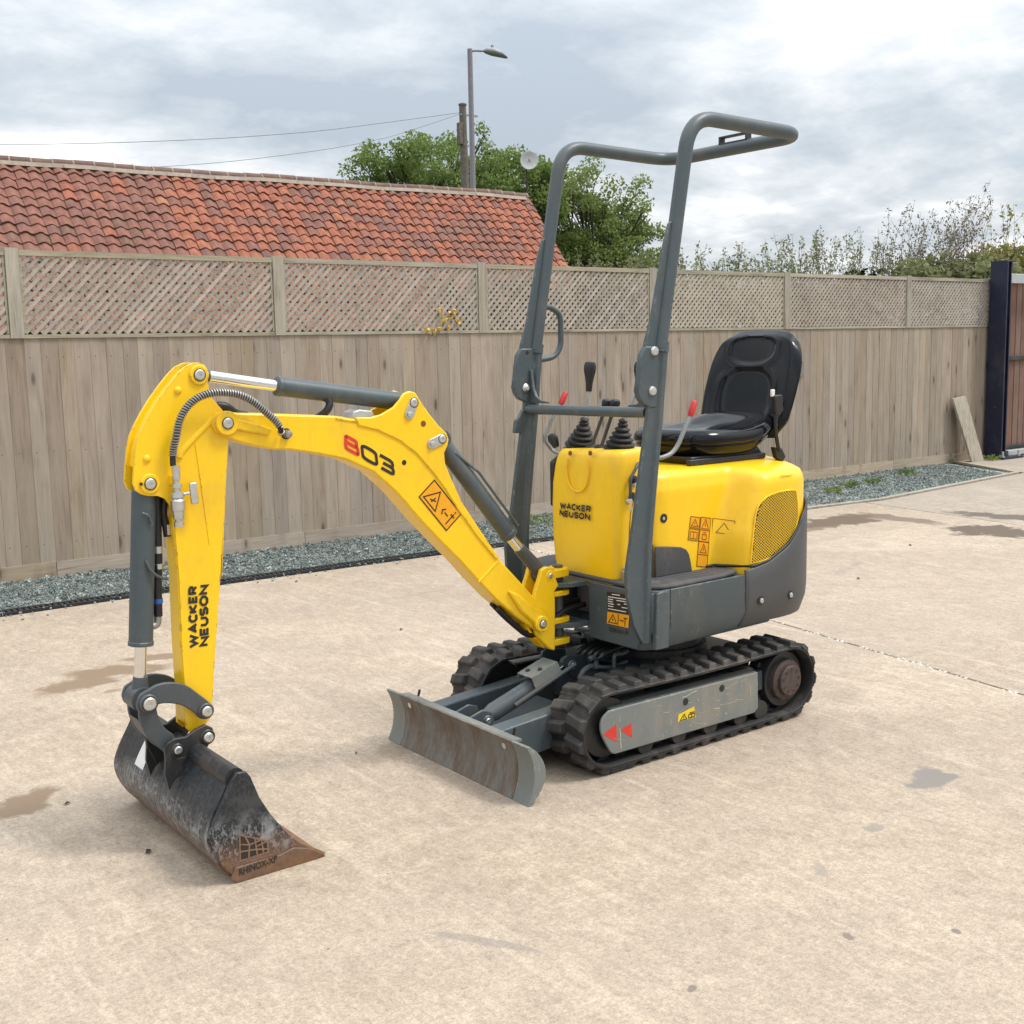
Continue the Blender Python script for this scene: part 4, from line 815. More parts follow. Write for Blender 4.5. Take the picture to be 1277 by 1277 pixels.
M['leaf_dense'] = simple('dense_hedge_leaves', (.020, .027, .012), .7, var=.4, vs=6, spec=.2)
def shoots(label, name, cat, spec, leafmat, stemmat, base_blobs, nbase, lsize, leaf_per, spread=.12, leafmat2=None):
    xs_ = [s[0] for s in spec] or [b[0] for b in base_blobs]
    root = thing(name, label, cat, (float(np.mean(xs_)), -7, 0)); off = np.array([float(np.mean(xs_)), -7, 0])
    st = MB(); LV = []
    for (x, y, z0, h, lx, ly) in spec:
        p0 = Vector((x, y, z0)); p3 = p0 + Vector((lx, ly, h)); p1 = p0.lerp(p3, .35) + Vector((random.gauss(0, .04), random.gauss(0, .04), .03)); p2 = p0.lerp(p3, .7) + Vector((random.gauss(0, .04), random.gauss(0, .04), .02))
        C_ = catmull([p0, p1, p2, p3], 4); st.add(*g_tube(C_, [.0055 - .0038 * i / (len(C_) - 1) for i in range(len(C_))], 4))
        for k in range(leaf_per):
            t = random.uniform(.05, 1.0); q = C_[int(t * (len(C_) - 1))]; LV.append((q.x + random.gauss(0, spread * (1.15 - t) + .012), q.y + random.gauss(0, spread * (1.15 - t) + .012), q.z + random.gauss(0, .03)))
        for k in range(3):
            t = random.uniform(.25, .9); q = C_[int(t * (len(C_) - 1))]; e2 = q + Vector((random.gauss(0, .09), random.gauss(0, .09), random.uniform(.05, .17))); st.add(*g_tube([q, e2], [.003, .0018], 4))
            for w in range(3): LV.append(tuple(q.lerp(e2, random.random()) + Vector((random.gauss(0, .015), random.gauss(0, .015), random.gauss(0, .015)))))
    if st.V: st.V = [(a - off[0], b - off[1], c) for a, b, c in st.V]; st.out('stems', stemmat, root)
    if LV:
        n = len(LV); c = np.array(LV); a = rng.normal(size=(n, 3)); a[:, 2] += .4; a /= np.linalg.norm(a, axis=1)[:, None]; b = np.cross(a, rng.normal(size=(n, 3))); b /= np.linalg.norm(b, axis=1)[:, None]
        s = lsize * rng.uniform(.6, 1.4, n)[:, None]; V = np.stack([c - a * s, c + b * s * .5, c + a * s, c - b * s * .5], 1).reshape(-1, 3) - off; np_obj('leaves', V, np.arange(4 * n).reshape(-1, 4), leafmat, root)
    if base_blobs:
        V, F = leaf_cloud([b[:3] for b in base_blobs], [b[3] for b in base_blobs], nbase, max(.05, lsize * 1.25), .9); np_obj('foliage', V - off, F, leafmat2 or leafmat, root)
    return root
sp = []
for i in range(170):
    x = random.uniform(-11.9, -5.4); k = .30 + .5 * max(0, min(1, (-x - 6.2) / 4.2)); sp.append((x, -7 + random.gauss(0, .2), 1.7, .45 + k * random.uniform(.35, 1.1), random.gauss(-.03, .08), random.gauss(0, .08)))
bl = [(x, -7.0 + random.gauss(0, .2), z, .38) for x in np.arange(-14.5, -4.2, .33) for z in (.5, 1.0, 1.5, 1.85 if x > -10.5 else 2.1)]
shoots('unclipped hedge of thin upright leafy shoots showing above the trellis', 'hedge', 'hedge', sp, M['leaf_hedge'], M['twig'], bl, 30000, .020, 66, .05, M['leaf_dense'])
sp = []
for i in range(36):
    x = random.uniform(-12.7, -11.0); sp.append((x, -6.9 + random.gauss(0, .2), 2.0, random.uniform(.5, 1.45), random.uniform(-.75, .15) - .25 * (x < -11.8), random.gauss(0, .12)))
for k in range(9): sp.append((-12.3, -6.9, 2.2, random.uniform(1.1, 1.6), -1.0 - random.uniform(-.3, .25), random.gauss(0, .1)))
sp.append((-11.0, -6.9, 2.1, 1.15, .05, 0))
shoots('wild straggly bush with purplish twigs arching over the hedge top', 'wild_bush', 'bush', sp, M['leaf_purple'], M['twig'], [], 0, .020, 85, .10)
bl = [(x, -6.6 + random.gauss(0, .15), 2.25 + random.uniform(-.1, .12), .30) for x in np.arange(-13.4, -10.9, .2)]
shoots('low clipped hedge of dense green leaves at the fence end', 'hedge', 'hedge', [], M['leaf_hedge'], M['twig'], bl, 4500, .034, 0)
sp = [(random.uniform(-14.6, -13.6), -7 + random.gauss(0, .2), 2.0, random.uniform(.6, 1.5), random.gauss(-.2, .2), random.gauss(0, .1)) for i in range(22)]
shoots('yellowing bush rising behind the blue gate post', 'yellowing_bush', 'bush', sp, M['leaf_yellow'], M['twig'], [(x, -7, 2.2 + random.uniform(-.2, .35), .4) for x in np.arange(-15.2, -13.4, .25)], 3000, .034, 30, .08)

cs = [(-45 + rng.normal() * .5, y, rng.uniform(.4, 1.7)) for y in np.arange(-16, 45, .8)] + [(x, 44 + rng.normal() * .5, rng.uniform(.4, 1.7)) for x in np.arange(-45, 30, .8)]
V, F = leaf_cloud(cs, [.95] * len(cs), 16000, .17, .9, 0.0)
tag(np_obj('distant_hedge', V, F, M['leaf']), kind='stuff')
fp = thing('flowering_plant', 'yellow flowered plant seen through the trellis left of the cab frame', 'plant', (-2.2, -5.05, 0))
st = MB(); pet = []; lv = []
for (x, z) in ((-2.116, 1.742), (-2.232, 1.71), (-2.294, 1.664), (-2.111, 1.60), (-1.994, 1.60), (-2.20, 1.63), (-2.26, 1.74), (-2.16, 1.66), (-2.05, 1.58)):
    st.add(*g_tube([(random.uniform(-.15, .15), 0, 0), ((x + 2.2) * .6, .0, z * .6), (x + 2.2, .315, z)], [.006, .005, .003], 4))
    for k in range(7): pet.append((x + 2.2 + random.gauss(0, .012), .325 + random.gauss(0, .008), z + random.gauss(0, .014)))
for k in range(420): lv.append((random.gauss(-.12, .28), random.gauss(0, .10), random.uniform(.3, 1.72)))
st.out('stems', M['leaf_hedge'], fp)
for nm, pts, s_, m in (('petals', pet, .017, M['flower']), ('leaves', lv, .035, M['leaf'])):
    c = np.array(pts); n = len(c); a = rng.normal(size=(n, 3)); a /= np.linalg.norm(a, axis=1)[:, None]; b = np.cross(a, rng.normal(size=(n, 3))); b /= np.linalg.norm(b, axis=1)[:, None]
    np_obj(nm, np.stack([c - a * s_, c + b * s_ * .6, c + a * s_, c - b * s_ * .6], 1).reshape(-1, 3), np.arange(4 * n).reshape(-1, 4), m, fp)
# weeds in the gravel and leaves lying on the concrete
for i, (x, y, s_, lb) in enumerate(((-6.06, -3.91, .05, 'small weed in the gravel nearest the back of the digger'), (-6.53, -4.08, .06, 'second green weed in the gravel behind the seat'), (-6.95, -4.12, .05, 'third weed along the gravel towards the plank'), (-7.8, -4.32, .06, 'weed in the gravel close to the leaning plank'), (-9.25, -4.85, .08, 'scrubby weeds at the foot of the leaning plank'), (-2.69, -4.29, .10, 'leafy weed growing in the gravel behind the yellow console'), (-9.75, -4.5, .07, 'low weeds round the base of the blue post'))):
    c = np.clip(rng.normal(size=(70, 3)), -1.5, 1.5) * np.array([s_, s_, s_ * .4]); c[:, 2] = np.abs(c[:, 2]) + .012; n = len(c); a = rng.normal(size=(n, 3)); a /= np.linalg.norm(a, axis=1)[:, None]; b = np.cross(a, rng.normal(size=(n, 3))); b /= np.linalg.norm(b, axis=1)[:, None]; s = .022
    o = np_obj('weed', np.stack([c - a * s, c + b * s * .5, c + a * s, c - b * s * .5], 1).reshape(-1, 3), np.arange(4 * n).reshape(-1, 4), M['leaf']); o.location = (x, y, 0); tag(o, lb, 'weed', 'weeds in the gravel')
lf = MB()
for (x, y, r, a) in ((2.156, -.556, .016, .4), (1.183, -.37, .012, 1), (-4.02, -1.65, .03, .5), (-2.77, -1.15, .025, .2), (-.905, -.05, .03, .1), (-.03, .203, .012, 2), (1.883, -.722, .014, 1), (-.80, -4.0, .03, .3), (2.083, -.013, .02, .8), (.05, -1.9, .02, .8), (-3.4, -.3, .02, 1.3), (-2.2, .4, .014, 1.3)):
    ca, sa = math.cos(a), math.sin(a); P = [(1, 0, .003), (.3, .42, .006), (-.9, .1, .002), (-.2, -.4, .008)]
    V = [(x + r * (p * ca - q * sa), y + r * (p * sa + q * ca), z + .001) for p, q, z in P]; lf.add(V, [(0, 1, 2), (0, 2, 3)])
tag(lf.out('fallen_leaves', M['dead_leaf']), 'scattered dark fallen leaves lying on the concrete yard', kind='stuff')
# ================================================================== MINI EXCAVATOR
EXV = thing('mini_excavator', 'small yellow and grey tracked mini excavator with a folding roll bar, parked on the concrete', 'excavator', (0, 0, 0))
def X3(poly, y): return [(a, y, b) for a, b in poly]
M['grease'] = simple('old_grease', (.075, .05, .02), .35, var=.4, vs=80)
def pin(parent, x, z, y, r=.016, h=.006, boss=None, bossh=.010, bmat=None, s=1, name='pin'):
    # a yellow boss with a zinc pin head in it, facing +y (s=1) or -y
    if boss: one('boss', g_lathe((x, y - .002 * s, z), (0, s, 0), [(0, boss), (bossh - .003, boss), (bossh, boss - .003)], 24), bmat, parent, smooth=40)
    y += s * (bossh if boss else 0)
    if r >= .013: one('grease_ring', g_lathe((x, y - .001 * s, z), (0, s, 0), [(0, r + .0028), (.0014, r + .0028), (.0014, 0)], 20), M['grease'], parent)
    one(name, g_lathe((x, y - .003 * s, z), (0, s, 0), [(0, r), (h, r), (h + .0025, r - .003), (h + .0025, r * .28), (h, r * .24), (h, 0)], 20), M['zinc'], parent, smooth=40)

# ---- tracks
XF, XR, TR, ZC = .607, -.313, .152, .155
def track_path(s, rad):
    L = XF - XR; c = math.pi * rad; per = 2 * L + 2 * c; s = s % per
    if s < L: return (XF - s, ZC - rad), (-1, 0)                                   # bottom run, going back
    s -= L
    if s < c: a = -math.pi / 2 - s / rad; return (XR + rad * math.cos(a), ZC + rad * math.sin(a)), (math.sin(a), -math.cos(a))
    s -= c
    if s < L:
        sag = .007 * math.sin(math.pi * s / L); return (XR + s, ZC + rad - sag), (1, 0)
    s -= L; a = math.pi / 2 - s / rad; return (XF + rad * math.cos(a), ZC + rad * math.sin(a)), (math.sin(a), -math.cos(a))
def lug_mesh(side):
    # one tread lug: a chevron half, wide at the foot; x along travel, y across, z outward
    b = [(-.025, 0), (.021, 0), (.034, .086), (-.013, .086)]; tq = [(-.018, .005), (.014, .005), (.026, .081), (-.006, .081)]
    b2 = [(-.020, .083), (.034, .083)]
    V = [(p[0], p[1] * side, -.002) for p in b] + [(p[0], p[1] * side, .0185) for p in tq]
    me = bpy.data.meshes.new('tread_lug'); me.from_pydata(V, [], [(0, 1, 2, 3), (4, 5, 6, 7), (0, 1, 5, 4), (1, 2, 6, 5), (2, 3, 7, 6), (3, 0, 4, 7)])
    bm = bmesh.new(); bm.from_mesh(me); bmesh.ops.bevel(bm, geom=[e for e in bm.edges], offset=.003, segments=1, affect='EDGES'); bmesh.ops.recalc_face_normals(bm, faces=bm.faces); bm.to_mesh(me); bm.free()
    me.materials.append(M['rubber_lug']); return me
LUG = {1: lug_mesh(1), -1: lug_mesh(-1)}
def make_track(y0, sgn):
    # y0 is the centre of the belt, sgn the outer side
    W = .180; rin, rout = TR - .030, TR - .016; per = 2 * (XF - XR) + 2 * math.pi * TR
    nseg = 132; rings = []
    sect = [(-W/2, rin + .003), (-W/2 + .006, rin), (-.026, rin), (-.020, rin), (.020, rin), (.026, rin), (W/2 - .006, rin), (W/2, rin + .003), (W/2, rout - .003), (W/2 - .004, rout), (-W/2 + .004, rout), (-W/2, rout - .003)]
    for i in range(nseg):
        s = per * i / nseg; (px, pz), (tx, tz) = track_path(s, TR); nx, nz = -tz * -1, tx * -1
        nx, nz = tz, -tx                                     # outward normal
        if (px - (XF + XR) / 2) * nx + (pz - ZC) * nz < 0: nx, nz = -nx, -nz
        ring = []
        for k, (yy, r) in enumerate(sect):
            d = r - TR; d -= .010 if (3 <= k <= 4 and i % 4 < 2) else 0        # drive lugs on the inside
            ring.append(Vector((px + nx * d, y0 + yy, pz + nz * d)))
        rings.append(ring)
    n = len(sect); V = [v for r in rings for v in r]; F = []
    for i in range(nseg):
        for j in range(n): F.append((i * n + j, i * n + (j + 1) % n, ((i + 1) % nseg) * n + (j + 1) % n, ((i + 1) % nseg) * n + j))
    tr = mobj('track', V, F, M['rubber'], EXV, smooth=40)
    npitch = 38
    for i in range(npitch):
        for side in (1, -1):
            s = per * (i + (.5 if side * sgn < 0 else 0)) / npitch
            (px, pz), (tx, tz) = track_path(s, TR - .017); nx, nz = tz, -tx
            if (px - (XF + XR) / 2) * nx + (pz - ZC) * nz < 0: nx, nz = -nx, -nz
            o = bpy.data.objects.new('tread_lug', LUG[side])
            Mx = Matrix(((tx, 0, nx, px), (0, 1, 0, y0 + side * .004), (tz, 0, nz, pz), (0, 0, 0, 1))); 
            if Mx.determinant() < 0: Mx = Matrix(((-tx, 0, nx, px), (0, 1, 0, y0 + side * .004), (-tz, 0, nz, pz), (0, 0, 0, 1)))
            o.matrix_world = Mx; link(o, tr)
    # frame, idler, sprocket, rollers
    fpl = D['frame_plate']; fpl = fpl[:4] + [(v[0], v[1]) for v in catmull([(a, b, 0) for a, b in fpl[4:] + fpl[:1]], 4)][:-1] + fpl[:1]
    fpl = fpl[:-1] if fpl[-1] == fpl[0] else fpl
    yo = y0 + sgn * .078; yi = y0 - sgn * .06
    fr = one('track_frame', g_prism(fpl, yo - sgn * .010, yo), M['grey_worn'], EXV, bevel=.004)
    one('frame_core', g_prism([(.52, .205), (-.10, .205), (-.10, .085), (.52, .085)], yi, yo - sgn * .012), M['graphite'], fr, bevel=.006)
    one('cover_plate', g_prism([(.60, .225), (-.13, .223), (-.13, .215), (.60, .217)], y0 + sgn * .02, yo - sgn * .011), M['grey_worn'], fr)
    for (x, z) in D['frame_marks'][:2]:
        one('access_hole', g_lathe((x, yo + sgn * .0006, z), (0, sgn, 0), [(0, .013), (.0008, .013), (.0008, .0)], 18), M['black'], fr)
    idl = one('idler_wheel', g_lathe((XF - .005, y0 - .05, ZC), (0, 1, 0), [(0, .05), (.004, .112), (.03, .118), (.034, .098), (.066, .098), (.07, .112), (.096, .104), (.10, .05)], 32), M['hose'], EXV, smooth=40)
    sp = one('sprocket', g_lathe((XR, y0 - .045, ZC), (0, 1, 0), [(0, .03), (.0, .108), (.018, .112), (.072, .112), (.09, .106), (.09, .03)], 32), M['black_steel'], EXV, smooth=40)
    teeth = MB()
    for k in range(11):
        a = 2 * math.pi * k / 11; teeth.add(*g_box((XR + .115 * math.cos(a), y0, ZC + .115 * math.sin(a)), (.026, .030, .022), Matrix.Rotation(-a, 3, 'Y')))
    teeth.out('teeth', M['black_steel'], sp, bevel=.003)
    ys = y0 + sgn * .045
    one('final_drive', g_lathe((XR, ys, ZC), (0, sgn, 0), [(0, .082), (.020, .080), (.026, .070), (.026, .060), (.038, .060), (.042, .056), (.042, 0)], 32), M['rust_hub'], sp, smooth=40)
    bl = MB()
    for k in range(9):
        a = 2 * math.pi * k / 9 + .2; bl.add(*g_lathe((XR + .044 * math.cos(a), ys + sgn * .041, ZC + .044 * math.sin(a)), (0, sgn, 0), [(0, .0055), (.0025, .0055), (.0025, 0)], 8))
    bl.out('hub_bolts', M['black_steel'], sp)
    for x in (.275, .115, -.045, -.16, .44):
        one('track_roller', g_lathe((x, y0 - .07, .066), (0, 1, 0), [(0, .02), (.0, .036), (.05, .040), (.055, .025), (.085, .025), (.09, .040), (.14, .036), (.14, .02)], 20), M['rubber'], EXV, smooth=40)
    return tr, fr, yo
trk_n, frn, yo_n = make_track(.298, 1)
trk_f, frf, yo_f = make_track(-.298, -1)
# prints on the near side of the track frame
fm = D['frame_marks']; yy = yo_n + .0006
for k in (6, 9): mobj('red_arrow', [(a, yy, b) for a, b in (fm[k:k + 3] if k == 6 else fm[9:12])], [(0, 1, 2)], M['red_print'], frn)
q = [(a, yy, b) for a, b in fm[2:6]]
st = mobj('warning_sticker', q, [(0, 1, 2, 3)], M['yellow_print'], frn)
O = Vector(q[3]); U = Vector(q[2]) - O; V_ = Vector(q[0]) - O
ribbons('warning_symbol', [[(.12, .12), (.48, .12), (.32, .85), (.12, .12)], [(.31, .3), (.31, .55)], [(.58, .15), (.92, .15), (.92, .6), (.58, .6), (.58, .15)], [(.75, .15), (.75, .6)], [(.62, .8), (.9, .8)]], .0035, O, U, V_, M['black_print'], frn)
mark = simple('yellow_scuff', (.56, .50, .33), .6, var=.2); ch = []
for i in range(58):
    x = random.choice((.57, .36, .22, .12, .02, -.1, .3)) + random.gauss(0, .035); z = .145 + random.uniform(-.065, .065); a = random.choice((0, 0, .2, math.pi / 2)) + random.gauss(0, .25); l = random.choice((.008, .014, .02, .03, .05, .08)) * random.uniform(.6, 1.2)
    P = [(x + l * (k - 1.5) / 3 * math.cos(a) + random.gauss(0, .0015), z + l * (k - 1.5) / 3 * math.sin(a) + random.gauss(0, .0015)) for k in range(4)]
    if all(-.125 < p[0] < .6 and .07 < p[1] < .215 for p in P): ch.append(P)
mb = MB()
for i, P in enumerate(ch):
    w = random.choice((.0006, .001, .0014, .003)); V = []
    for (a, b) in P: V += [(a, yo_n + .0003 + i * 1e-5, b - w / 2), (a, yo_n + .0003 + i * 1e-5, b + w / 2)] if abs(P[0][0] - P[-1][0]) > abs(P[0][1] - P[-1][1]) else [(a - w / 2, yo_n + .0003 + i * 1e-5, b), (a + w / 2, yo_n + .0003 + i * 1e-5, b)]
    mb.add(V, [(0, 2, 3, 1), (2, 4, 5, 3), (4, 6, 7, 5)])
mb.out('paint_scuffs', mark, frn, kind='stuff')

# ---- carbody, slew ring
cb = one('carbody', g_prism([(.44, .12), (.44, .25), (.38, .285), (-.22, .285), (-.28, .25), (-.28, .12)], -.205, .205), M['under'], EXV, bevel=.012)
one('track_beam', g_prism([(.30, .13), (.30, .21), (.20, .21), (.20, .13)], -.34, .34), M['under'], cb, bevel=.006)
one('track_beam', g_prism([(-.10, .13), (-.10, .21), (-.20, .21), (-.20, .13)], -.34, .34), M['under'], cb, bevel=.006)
one('slew_ring', g_lathe((.05, 0, .28), (0, 0, 1), [(0, .205), (.03, .205), (.032, .185), (.07, .185), (.072, .21), (.115, .21)], 40), M['black_steel'], EXV, smooth=40)
ear = D2['ear']
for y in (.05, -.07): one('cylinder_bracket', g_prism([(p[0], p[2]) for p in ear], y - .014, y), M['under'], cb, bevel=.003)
pin(cb, .507, .296, .05, .011, .006, .020, .006, M['grey'])
for key in ('pipe1', 'pipe2', 'pipe3'): one('hydraulic_pipe', g_tube(catmull(D2[key], 6), .011 if key == 'pipe1' else .008, 8), M['graphite'], EXV, smooth=60)
for k in range(5):
    y = -.02 + k * .03; one('hydraulic_hose', g_tube(catmull([(.46 - .03 * k, y, .285), (.44, y + .03, .33), (.36, y + .02, .345), (.25, y, .34), (.15, y, .33)], 5), .010, 8), M['hose'], EXV, smooth=60)

# ---- dozer blade
bp = []; Zt = .197
def bx(z): u = (z - .0985) / .0985; return 1.012 - .028 * (1 - u * u)           # concave front face
zs = [Zt * i / 10 for i in range(11)]
def blade_seg(ya, yb, name, mat, back, parent, lens=.0):
    prof = [(bx(z), z) for z in zs] + [(bx(z) - back - lens * (1 - ((z - .0985) / .0985) ** 2), z) for z in reversed(zs)]
    return one(name, g_prism(prof, ya, yb), mat, parent, bevel=.002)
RIB = [(bx(z) - .012, z) for z in zs] + [(.998 - .062 * math.sin(math.pi * (1 - z / Zt)) ** .8, z) for z in [Zt * (10 - i) / 10 for i in range(1, 10)]]
bl = blade_seg(-.345, .345, 'dozer_blade', M['blade'], .012, EXV)
blade_seg(.3465, .432, 'blade_wing', M['grey_worn'], .014, bl, .010)
blade_seg(-.432, -.3465, 'blade_wing', M['grey_worn'], .014, bl, .010)
one('end_rib', g_prism(RIB, .418, .431), M['grey_worn'], bl, bevel=.002)
one('end_rib', g_prism(RIB, -.431, -.418), M['grey_worn'], bl, bevel=.002)
one('top_edge', g_prism([(1.002, .1975), (1.0, .190), (.965, .186), (.965, .194)], -.344, .344), M['grey_worn'], bl)
for y in (-.29, .29):
    one('lock_hole', g_lathe((bx(.165) + .0008, y, .163), (1, 0, -.25), [(0, .011), (.001, .011), (.001, 0)], 16), M['white_print'] if False else M['zinc'], bl)
    one('lock_pin', g_tube([(.985, y, .17), (.96, y, .19), (.955, y + .004, .215)], .005, 8), M['black_steel'], bl)
arms = one('blade_arm', g_prism([(.962, .185), (.30, .235), (.30, .12), (.90, .06), (.962, .06)], .145, .215), M['grey'], EXV, bevel=.006)
arm2 = one('blade_arm', g_prism([(.962, .185), (.30, .235), (.30, .12), (.90, .06), (.962, .06)], -.215, -.145), M['grey'], EXV, bevel=.006)
one('cross_plate', g_prism([(.955, .10), (.55, .155), (.55, .145), (.955, .088)], -.144, .144), M['grey'], arms)
for y in (.035, -.05): one('clevis_plate', g_prism([(.962, .185), (.90, .203), (.862, .19), (.850, .155), (.875, .125), (.962, .115)], y - .009, y), M['grey'], bl, bevel=.003)
pin(bl, .880, .160, .035, .012, .005, .02, .005, M['grey'])
c = [Vector(p) for p in D2['bcyl']]; a = c[0]; b = c[-1]; dr_ = (b - a).normalized()
bc = one('blade_cylinder', g_lathe(a, dr_, [(-.02, .018), (.0, .024), (.03, .027), (.05, .033), (.27, .033), (.275, .026), (.285, .026)], 20), M['grey'], EXV, smooth=40)
one('rod', g_cyl(a + dr_ * .28, b - dr_ * .03, .014, 14), M['chrome'], bc, smooth=40)
one('rod_eye', g_lathe(b + Vector((0, -.022, 0)), (0, 1, 0), [(0, .026), (.044, .026)], 18), M['grey'], bc, smooth=40)
gu = [Vector((p[0], .0, p[2])) for p in D2['guard']]
mid = a + dr_ * .27 + Vector((0, 0, .05)); sx = dr_; sy = Vector((0, 1, 0)); sz_ = sx.cross(sy) * -1
if sz_.z < 0: sz_ = -sz_
P = [(-.052, -.018), (-.043, .010), (.043, .010), (.052, -.04), (.048, -.041), (.039, .006), (-.039, .006), (-.048, -.019)]
V = []; 
for s in (-.065, .06):
    for (q, w) in P: V.append(mid + sx * s + sy * q + sz_ * w)
n = len(P); F = [tuple(range(n)), tuple(range(2 * n - 1, n - 1, -1))] + [(i, (i + 1) % n, n + (i + 1) % n, n + i) for i in range(n)]
gd = mobj('cylinder_guard', V, F, M['grey_worn'], bc)
for (s, q) in ((-.035, -.018), (-.01, .024)): one('bolt', g_lathe(mid + sx * s + sy * q + sz_ * .010, sz_, [(0, .009), (.006, .009), (.006, .0)], 6), M['black_steel'], gd)
one('blade_hose', g_tube(catmull([a + dr_ * .12 + Vector((0, .045, .0)), a + dr_ * .2 + Vector((0, .058, .012)), a + dr_ * .30 + Vector((0, .05, .01)), a + dr_ * .40 + Vector((0, .06, .02))], 6), .009, 8), M['graphite'], bc, smooth=60)

# ---- house: chassis, side panels, rear cover
def zprism(poly, z0, z1): return g_prism(poly, z0, z1, axis='z')
plan = [(.425, -.13), (.30, -.13), (.30, .05), (.425, .05), (.425, .345), (.405, .372), (.335, .381), (.30, .381), (-.25, .36), (-.40, .20), (-.40, -.20), (-.25, -.36), (.30, -.381), (.335, -.381), (.405, -.372), (.425, -.345)]
rings = [[Vector((a * 1.0, b * (.90 if abs(b) > .2 else 1), .387)) for a, b in plan], [Vector((a, b, .462)) for a, b in plan], [Vector((a, b, .600)) for a, b in plan]]
house = one('chassis', g_loft(rings), M['grey'], EXV, bevel=.006)
one('cavity_hoses', g_prism([(.305, .43), (.36, .45), (.36, .57), (.305, .58)], -.10, .03), M['black'], house, bevel=.01)
for z0, z1, nm in ((.583, .602, 'bracket_lug'), (.432, .452, 'bracket_lug')):
    one(nm, zprism([(.426, -.12), (.426, .055), (.50, .045), (.555, .012), (.565, -.02), (.555, -.055), (.50, -.085), (.426, -.12)][:-1], z0, z1), M['grey'], house, bevel=.003)
one('lug_pin', g_cyl((.512, -.02, .36), (.512, -.02, .66), .020, 16), M['graphite'], house, smooth=40)
for s in (1, -1):
    y = .386 * s; poly = D['sideplate']; O_ = [(.334, .606), (-.046, .608), (-.046, .464), (.334, .476)]
    V = [(a, y, b) for a, b in O_] + [(a, y - s * .02, b) for a, b in O_]
    lo = [(.334, y * .90, .388), (-.046, y * .90, .404)]
    V = [(.334, y, .606), (-.046, y, .608), (-.046, y, .464), (.334, y, .476), (-.046, y * .90, .404), (.334, y * .90, .388)]
    V += [(a, b - s * .012, c) for a, b, c in V]
    F = [(0, 1, 2, 3), (3, 2, 4, 5), (6, 7, 8, 9), (9, 8, 10, 11), (0, 1, 7, 6), (1, 2, 8, 7), (2, 4, 10, 8), (4, 5, 11, 10), (5, 3, 9, 11), (3, 0, 6, 9)]
    mobj('side_panel', V, F, M['grey'], EXV, bevel=.003)
    V = [(.414, .355 * s, .606), (.414, .355 * s, .47), (.40, .33 * s, .388), (.339, y, .606), (.339, y, .477), (.339, y * .90, .386), (.385, y, .606), (.385, y, .475), (.38, y * .90, .388)]
    V += [(a - .014, b - s * .012, c) for a, b, c in V]
    F = [(0, 1, 7, 6), (6, 7, 4, 3), (1, 2, 8, 7), (7, 8, 5, 4), (9, 10, 16, 15), (15, 16, 13, 12), (10, 11, 17, 16), (16, 17, 14, 13), (0, 6, 15, 9), (6, 3, 12, 15), (2, 8, 17, 11), (8, 5, 14, 17), (0, 1, 10, 9), (1, 2, 11, 10), (3, 4, 13, 12), (4, 5, 14, 13)]
    mobj('corner_panel', V, F, M['grey'], EXV, bevel=.003)

def sm(t): t = max(0., min(1., t)); return t * t * (3 - 2 * t)
def tailw(x, w, xs, xe, n=2.6):
    if x > xs: return w
    u = (xs - x) / (xs - xe); return w * max(0, 1 - u ** n) ** (1 / n)
XT = -.56
def hood_w(x, z):
    wb = tailw(x, .372, -.24, XT); w0 = tailw(x, .250, -.20, XT + .02, 2.2)
    b = sm((-x - .015 - max(0, z - .74) * .36) / .085) * sm((1.015 - z) / .06)
    return w0 + b * (wb - w0)
# rear cover (charcoal) follows the tail, its top edge sweeping up under the hood
def seam_z(x):
    pts = [(.05, .624), (-.08, .625), (-.18, .640), (-.29, .688), (-.36, .748), (-.40, .792), (-.48, .832), (-.56, .845)]
    for (x1, z1), (x0, z0) in zip(pts[:-1], pts[1:]):
        if x0 <= x <= x1: return z0 + (z1 - z0) * (x - x0) / (x1 - x0)
    return .624 if x > 0 else .845
def cov_w(x): return tailw(x, .386, -.25, XT - .010)
nx = 34; xs_ = [-.050 - (abs(XT - .010) - .050) * math.sin(math.pi / 2 * i / nx) for i in range(nx + 1)]
V = []; F = []; zl = [0, .16, .28, .5, .75, .97, 1.0]
outl = [(x, cov_w(x)) for x in xs_] + [(x, -cov_w(x)) for x in reversed(xs_[:-1])]
for (x, y) in outl:
    zt = seam_z(x); zb = .404 + .004 * 0
    for f in zl:
        z = zb + (zt - zb) * f; k = 1.0
        if z < .464 + .02: k = 1 - .10 * ((.484 - z) / .08) ** 1.0
        k2 = 1 - .012 * (f > .98)
        V.append((-.05 + (x + .05) * (1 - (1 - k) * 1.6) * 1 if abs(y) < .3 else x, y * k * k2, z))
m = len(zl)
for i in range(len(outl) - 1):
    for j in range(m - 1): F.append((i * m + j, (i + 1) * m + j, (i + 1) * m + j + 1, i * m + j + 1))
F.append(tuple(i * m for i in range(len(outl))))
cover = mobj('rear_cover', V, F, M['dark_grey'], EXV, smooth=35)
sol = cover.modifiers.new('thick', 'SOLIDIFY'); sol.thickness = .008; sol.offset = -1
for (a, b) in D['sideplate'][8:10]:
    yb_ = cov_w(a)
    nrm = Vector((-(cov_w(a + .01) - cov_w(a - .01)) / .02, 1, 0)).normalized()
    one('bolt_recess', g_lathe((a, yb_ - .001, b), nrm, [(0, .017), (.0022, .017), (.0026, .014), (.0026, 0)], 20), M['black'], cover, smooth=40)
    one('bolt', g_lathe(Vector((a, yb_, b)) + nrm * .001, nrm, [(0, .010), (.004, .010), (.0055, .007), (.0055, .003), (.003, .002)], 8), M['zinc'], cover)
